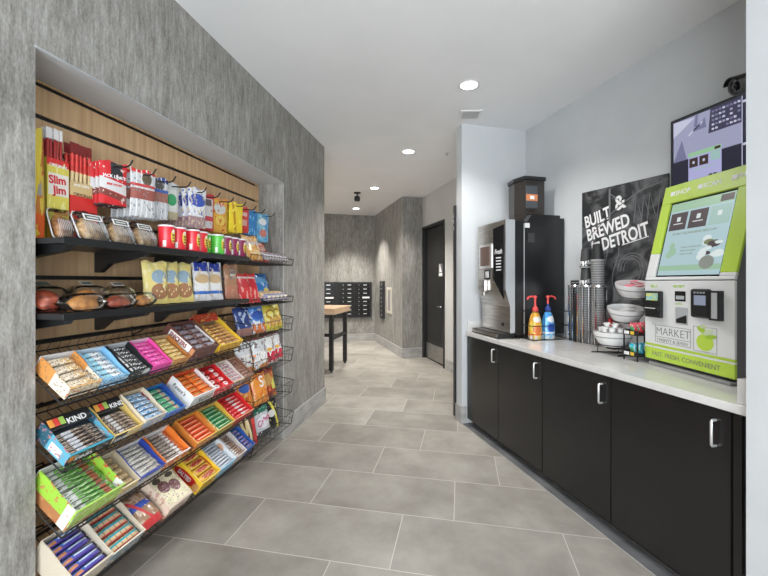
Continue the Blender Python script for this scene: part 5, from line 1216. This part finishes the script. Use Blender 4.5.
text(bx, 'JERKY', .015, (.040, -.0016, .123), (PI/2,0,0), M_lettw)
put(bag_mesh(.068,.44,.026,pkg('amber_bag', (.45,.16,.03), [('band','z',0,.22,(.60,.10,.02)), ('band','z',.52,.60,(.58,.05,.03)), ('rect','x',.1,.9,'z',.38,.50,(.30,.28,.26)), ('noise',(3,3,6),.55,(.62,.46,.06)), ('slant','x','z',-.9,-.3,.1,(.66,.52,.05))],.3),seed=3), 'jerky_bag', (-1.625, 1.203, ZS1+.001), (-.03,0,PI/2+.0), 'tall amber jerky bag against the near recess wall', 'bag')

# ------------------------------------------------------------------ hanging pouches
HY = [1.515,1.655,1.79,1.905,2.04,2.175,2.32,2.47,2.61,2.735,2.90]
HN = ['nearest','second','third','fourth','fifth','sixth','seventh','eighth','ninth','tenth','farthest']
hk = None
for i, y in enumerate(HY):
    l = f'black peg hook on the slatted panel, {HN[i]}{" one" if i in (0,10) else " from the near end"}'
    if hk is None:
        hk = thing('hanging_peg_hook', l, 'hook', (XB, y, 1.988), (0,0,PI/2), 'peg hooks on the slatted panel')
        mb = MB(); mb.tube([(0,-.002,-.002),(0,-.06,-.026),(0,-.275,-.046),(0,-.295,-.038),(0,-.310,-.016)], .0038, 7); mb.build('prong', M_wire, hk, smooth=50)
        mb = MB(); mb.box(-.014,.014,-.004,-.0005,-.03,.006); mb.build('back_plate', M_wire, hk)
    else:
        dup(hk, (XB, y, 1.988), None, l)
def hang(i, w, h, t_, m, n, what, x0=-1.605, dx=.022, ztop=1.982, twist=-.22, lett=None):
    """a line of pouches on one hook: the front ones show most"""
    t_ *= .80; me = bag_mesh(w, h, t_, m, seed=i*7+1, crimp=.05)
    for k_ in range(n):
        x = x0-k_*dx
        l = f'{what}, ' + ('frontmost on its hook' if k_ == 0 else f'{ORDN(k_)} from the front on its hook')
        o = put(me, 'hanging_snack_pouch', (x, HY[i]+.004-.003*k_+(.003 if k_ % 2 else 0), ztop-h-.012-.0025*k_), (.03, 0, PI/2+twist), l, 'pouch', what+' on one hook' if n > 1 else None)
        if k_ == 0 and lett:
            for (s_, sz, z_, m_) in lett: text(o, s_, sz, (0, -t_*.5-.0015, z_), (PI/2,0,0), m_, align='CENTER', bold=.0005)
jerky = pkg('jerky_pouch', (.58,.025,.03), [('rect','x',.38,.82,'z',.60,.97,(.03,.03,.035)), ('slant','z','x',.12,.38,.62,(.60,.60,.60)), ('slant','z','x',.15,.24,.38,(.20,.05,.04)), ('band','z',0,.03,(.05,.02,.02)), ('noise',(9,3,9),.66,(.7,.5,.45))], .28)
hang(0, .125, .205, .020, jerky, 3, 'red and black jerky pouch', lett=[("JACK LINK'S", .019, .130, M_lettw), ('BEEF STICKS', .012, .095, M_lettr)])
stickp = pkg('meat_stick_pack', (.52,.53,.54), [('band','z',.90,1,(.60,.03,.03)), ('grid','x',5,.22,(.72,.72,.72)), ('band','z',.36,.58,(.30,.09,.07)), ('ell','x','z',.62,.80,.2,.13,(.12,.09,.06)), ('band','z',.62,.68,(.5,.06,.06)), ('noise',(10,3,14),.62,(.20,.20,.20))], .25)
hang(1, .130, .235, .022, stickp, 4, 'silver and red meat stick pack', x0=-1.575, dx=.034)
stickb = pkg('meat_stick_pack_blue', (.55,.56,.58), [('band','z',.86,1,(.03,.07,.28)), ('grid','x',5,.22,(.72,.72,.73)), ('band','z',.40,.62,(.34,.14,.10)), ('ell','x','z',.5,.80,.24,.13,(.10,.09,.08)), ('band','z',.62,.70,(.06,.12,.36)), ('noise',(10,3,14),.62,(.22,.22,.24))], .25)
hang(2, .115, .220, .018, stickb, 4, 'silver and navy meat stick pack')
hang(3, .085, .205, .017, pkg('white_green_pouch', (.62,.62,.58), [('ell','x','z',.45,.52,.36,.16,(.05,.30,.12)), ('band','z',.8,1,(.52,.54,.52)), ('band','z',0,.2,(.42,.36,.24))], .3), 3, 'white pouch with green circle', x0=-1.62)
hang(4, .125, .238, .018, pkg('white_blue_pouch', (.66,.67,.69), [('ell','x','z',.5,.68,.46,.16,(.04,.08,.36)), ('noise',(8,3,10),.62,(.05,.10,.40)), ('band','z',0,.28,(.32,.20,.22)), ('noise',(9,3,9),.60,(.55,.45,.3))], .28), 5, 'white and blue nut pouch', x0=-1.560, dx=.040)
hang(5, .135, .230, .019, pkg('white_red_pouch', (.62,.60,.60), [('band','z',.86,1,(.50,.03,.04)), ('rect','x',.18,.82,'z',.66,.84,(.12,.10,.11)), ('band','z',.25,.38,(.55,.06,.08)), ('band','z',0,.06,(.5,.03,.04)), ('noise',(9,3,9),.63,(.4,.12,.12)), ('band','x',.92,1,(.5,.03,.04))], .28), 3, 'white and red pouch')
hang(6, .135, .228, .019, pkg('orange_mix_pouch', (.66,.36,.06), [('ell','x','z',.5,.68,.36,.16,(.52,.55,.52)), ('ell','x','z',.55,.34,.3,.14,(.68,.50,.10)), ('noise',(7,3,7),.58,(.55,.10,.03)), ('band','z',.92,1,(.62,.24,.05))], .28), 3, 'orange snack mix pouch')
hang(7, .130, .210, .017, pkg('yellow_pouch', (.72,.54,.03), [('slant','x','z',.25,.40,.55,(.45,.22,.02)), ('noise',(6,3,6),.62,(.78,.66,.10))], .28), 4, 'bright yellow pouch', x0=-1.575, dx=.036)
hang(8, .120, .190, .018, pkg('red_pouch', (.58,.04,.035), [('rect','x',.25,.8,'z',.62,.76,(.66,.50,.48)), ('rect','x',.25,.8,'z',.25,.48,(.62,.34,.28)), ('noise',(8,3,8),.64,(.7,.4,.35))], .28), 3, 'red candy pouch')
hang(9, .115, .215, .018, pkg('dark_blue_pouch', (.03,.18,.42), [('band','z',0,.12,(.03,.05,.10)), ('noise',(6,3,6),.60,(.20,.45,.66))], .28), 3, 'deep blue candy pouch', ztop=1.975)
hang(10, .140, .225, .019, pkg('light_blue_pouch', (.16,.42,.62), [('noise',(4,3,4),.54,(.08,.26,.50)), ('ell','x','z',.45,.70,.32,.12,(.66,.66,.66)), ('ell','x','z',.5,.30,.3,.14,(.50,.16,.12)), ('noise',(7,3,7),.64,(.5,.62,.3))], .28), 3, 'light blue candy pouch', ztop=1.975)

# ------------------------------------------------------------------ lower shelf
def wrapped(name, y, x, z, bun, bunm, film, label, lab=None, rz=0):
    c = thing(name, label, 'pastry', (x, y, z), (0,0,PI/2+rz), 'wrapped pastries on the lower shelf')
    o = bpy.data.objects.new('bun', bun_mesh(*bun, bunm, seed=int(y*50))); C.objects.link(o); o.parent = c; o.location = (0,0,.004)
    m_ = pillow(film[0], film[1], film[2], 10); f = m_.build('wrapper', M_clearbag, c, (0,0,film[2]*.5+.001), smooth=60)
    if lab:
        mb = MB(); mb.box(-lab[0]/2, lab[0]/2, 0, lab[1], 0, .0008); mb.box(-lab[0]*.42, lab[0]*.42, lab[1]*.2, lab[1]*.75, .0009, .0013, 1); mb.build('label', [mat('label_pale', lab[2], .5), mat('label_dark2', (.06,.07,.06), .5)], c, loc=(.0, -.01, film[2]*.98+.004), rot=(.5,0,.1))
    return c
wrapped('wrapped_pastry', 1.222, -1.622, ZS2, (.055,.07,.085), M_red, (.13,.17,.105), 'dark red glazed pastry in clear wrap, near end of lower shelf', (.06,.028,(.10,.11,.10)))
wrapped('wrapped_croissant', 1.270, -1.486, ZS2, (.066,.038,.060), M_bun, (.155,.095,.075), 'golden croissant in clear wrap at the front of lower shelf', None)
wrapped('wrapped_loaf', 1.388, -1.60, ZS2, (.062,.040,.085), noise_mat('round_crust', (.30,.11,.025), (.55,.26,.08), (9,9,9), .35), (.165,.10,.105), 'round topped golden loaf with a grey label behind', (.055,.03,(.45,.47,.40)))
wrapped('wrapped_pastry', 1.432, -1.492, ZS2, (.062,.036,.055), M_red, (.145,.09,.07), 'reddish pastry in clear wrap between croissant and bun', None)
wrapped('wrapped_bun', 1.570, -1.495, ZS2, (.044,.036,.055), M_bun, (.10,.09,.072), 'golden bun in clear wrap beside the yellow bags', None)
wrapped('wrapped_cake', 1.548, -1.605, ZS2, (.045,.04,.07), M_bun2, (.12,.11,.10), 'pale cake with white label behind the reddish pastry', (.06,.03,(.72,.72,.70)))
m_yb = pkg('yellow_pouch_tall', (.70,.58,.20), [('ell','x','z',.62,.62,.30,.16,(.26,.36,.44)), ('ell','x','z',.62,.28,.34,.18,(.34,.16,.08)), ('noise',(6,3,6),.62,(.74,.66,.34)), ('band','z',.93,1,(.6,.5,.2))], .3)
m_wb = pkg('white_blue_tall', (.70,.70,.70), [('rect','x',.1,.9,'z',.74,.98,(.03,.06,.34)), ('ell','x','z',.5,.55,.4,.12,(.52,.36,.2)), ('rect','x',.0,1,'z',.16,.24,(.04,.14,.45)), ('noise',(8,3,8),.62,(.62,.5,.35))], .3)
m_gy = pkg('grey_pouch_tall', (.20,.22,.24), [('noise',(6,3,6),.58,(.30,.32,.34)), ('band','z',0,.2,(.06,.10,.30))], .3)
m_br = pkg('brown_pouch_tall', (.36,.18,.10), [('rect','x',.3,.85,'z',.55,.88,(.20,.16,.14)), ('rect','x',.38,.78,'z',.64,.70,(.5,.46,.42)), ('band','z',0,.35,(.44,.18,.12)), ('noise',(7,3,7),.60,(.50,.30,.2))], .3)
m_db = pkg('dark_brown_tall', (.06,.045,.04), [('rect','x',.25,.8,'z',.5,.9,(.12,.12,.12)), ('noise',(6,3,6),.6,(.24,.10,.07))], .3)
for (y, x, w, h, m, l, ln, tw) in ((1.735,-1.560,.125,.225,m_yb,'tall yellow pouch, nearest of three on lower shelf',.14,-.42),(1.815,-1.553,.125,.228,m_yb,'tall yellow pouch, middle of three on lower shelf',.17,-.42),(1.905,-1.545,.140,.228,m_yb,'tall yellow pouch with round grey print, farthest of three',.20,-.40),
        (1.978,-1.605,.09,.222,m_gy,'dark grey pouch between yellow and white pouches',.14,-.35),(2.075,-1.540,.122,.238,m_wb,'white and blue tall pouch, nearer of two',.12,-.28),(2.195,-1.540,.122,.238,m_wb,'white and blue tall pouch, farther of two',.12,-.28),
        (2.290,-1.575,.085,.225,m_db,'nearly black pouch between white and brown pouches',.10,-.28),(2.375,-1.540,.118,.235,m_br,'tall brown pouch at the far end of lower shelf',.08,-.22)):
    put(bag_mesh(w, h, .030, m, seed=int(y*999)), 'standing_pouch', (x, y, ZS2+.004), (-ln, 0, PI/2+tw), l, 'pouch')

# ================================================================== light, camera
def lamp(name, typ, loc, energy, col=(1,1,1), rot=(0,0,0), **kw):
    d = bpy.data.lights.new(name, typ); d.energy = energy; d.color = col
    for k_, v_ in kw.items(): setattr(d, k_, v_)
    o = bpy.data.objects.new(name, d); C.objects.link(o); o.location = loc; o.rotation_euler = rot; return o
for i, (x, y, _) in enumerate(DL):
    lamp('downlight_lamp', 'SPOT', (x, y, CEIL-.012), (85, 130, 185, 300)[i], (1,.95,.88) if i else (1,.98,.95), spot_size=math.radians((130,125,115,92)[i]), spot_blend=.7, shadow_soft_size=.06)
# unseen downlights added for even light over the hall and in the mailroom
for (x, y, e_) in ((-.3,.5,40), (-.9,-.6,55), (-.9,-2.3,60), (.9,-2.3,60), (-3.2,6.0,110), (-4.4,8.0,110)):
    downlight(x, y, 'round downlight added in the hall ceiling outside the view'); lamp('downlight_lamp', 'SPOT', (x, y, CEIL-.012), e_, (1,.95,.88), spot_size=math.radians(130), spot_blend=.7, shadow_soft_size=.06)
# unseen fill lights added, tilted up to brighten the ceilings of hall and mailroom
lamp('fill_light', 'AREA', (.6, -3.4, 1.0), 235, (.93,.97,1), (math.radians(140),0,0), shape='RECTANGLE', size=5.0, size_y=2.0)
lamp('fill_light', 'AREA', (-7.8, 8.5, 1.2), 1100, (1,.97,.93), (math.radians(122),0,math.radians(-90)), shape='RECTANGLE', size=5.0, size_y=2.0)
w = bpy.data.worlds.new('sky'); bpy.context.scene.world = w; w.use_nodes = True
bg = w.node_tree.nodes['Background']; bg.inputs[0].default_value = (.82,.90,1,1); bg.inputs[1].default_value = 2.0

cd = bpy.data.cameras.new('camera'); cd.lens = 18; cd.sensor_width = 36; cd.shift_y = -6.5/768; cd.clip_start = .05
co = bpy.data.objects.new('camera', cd); C.objects.link(co); co.location = (0, 0, 1.41); co.rotation_euler = (PI/2, 0, math.radians(11.34))
sc = bpy.context.scene; sc.camera = co
sc.view_settings.view_transform = 'Standard'; sc.view_settings.look = 'None'; sc.view_settings.exposure = 0.72; sc.view_settings.gamma = 1; sc.view_settings.use_curve_mapping = False
sc.cycles.use_denoising = True; sc.cycles.max_bounces = 8; sc.cycles.diffuse_bounces = 5; sc.cycles.transparent_max_bounces = 12
sc.cycles.sample_clamp_indirect = 6; sc.cycles.caustics_reflective = False; sc.cycles.caustics_refractive = False
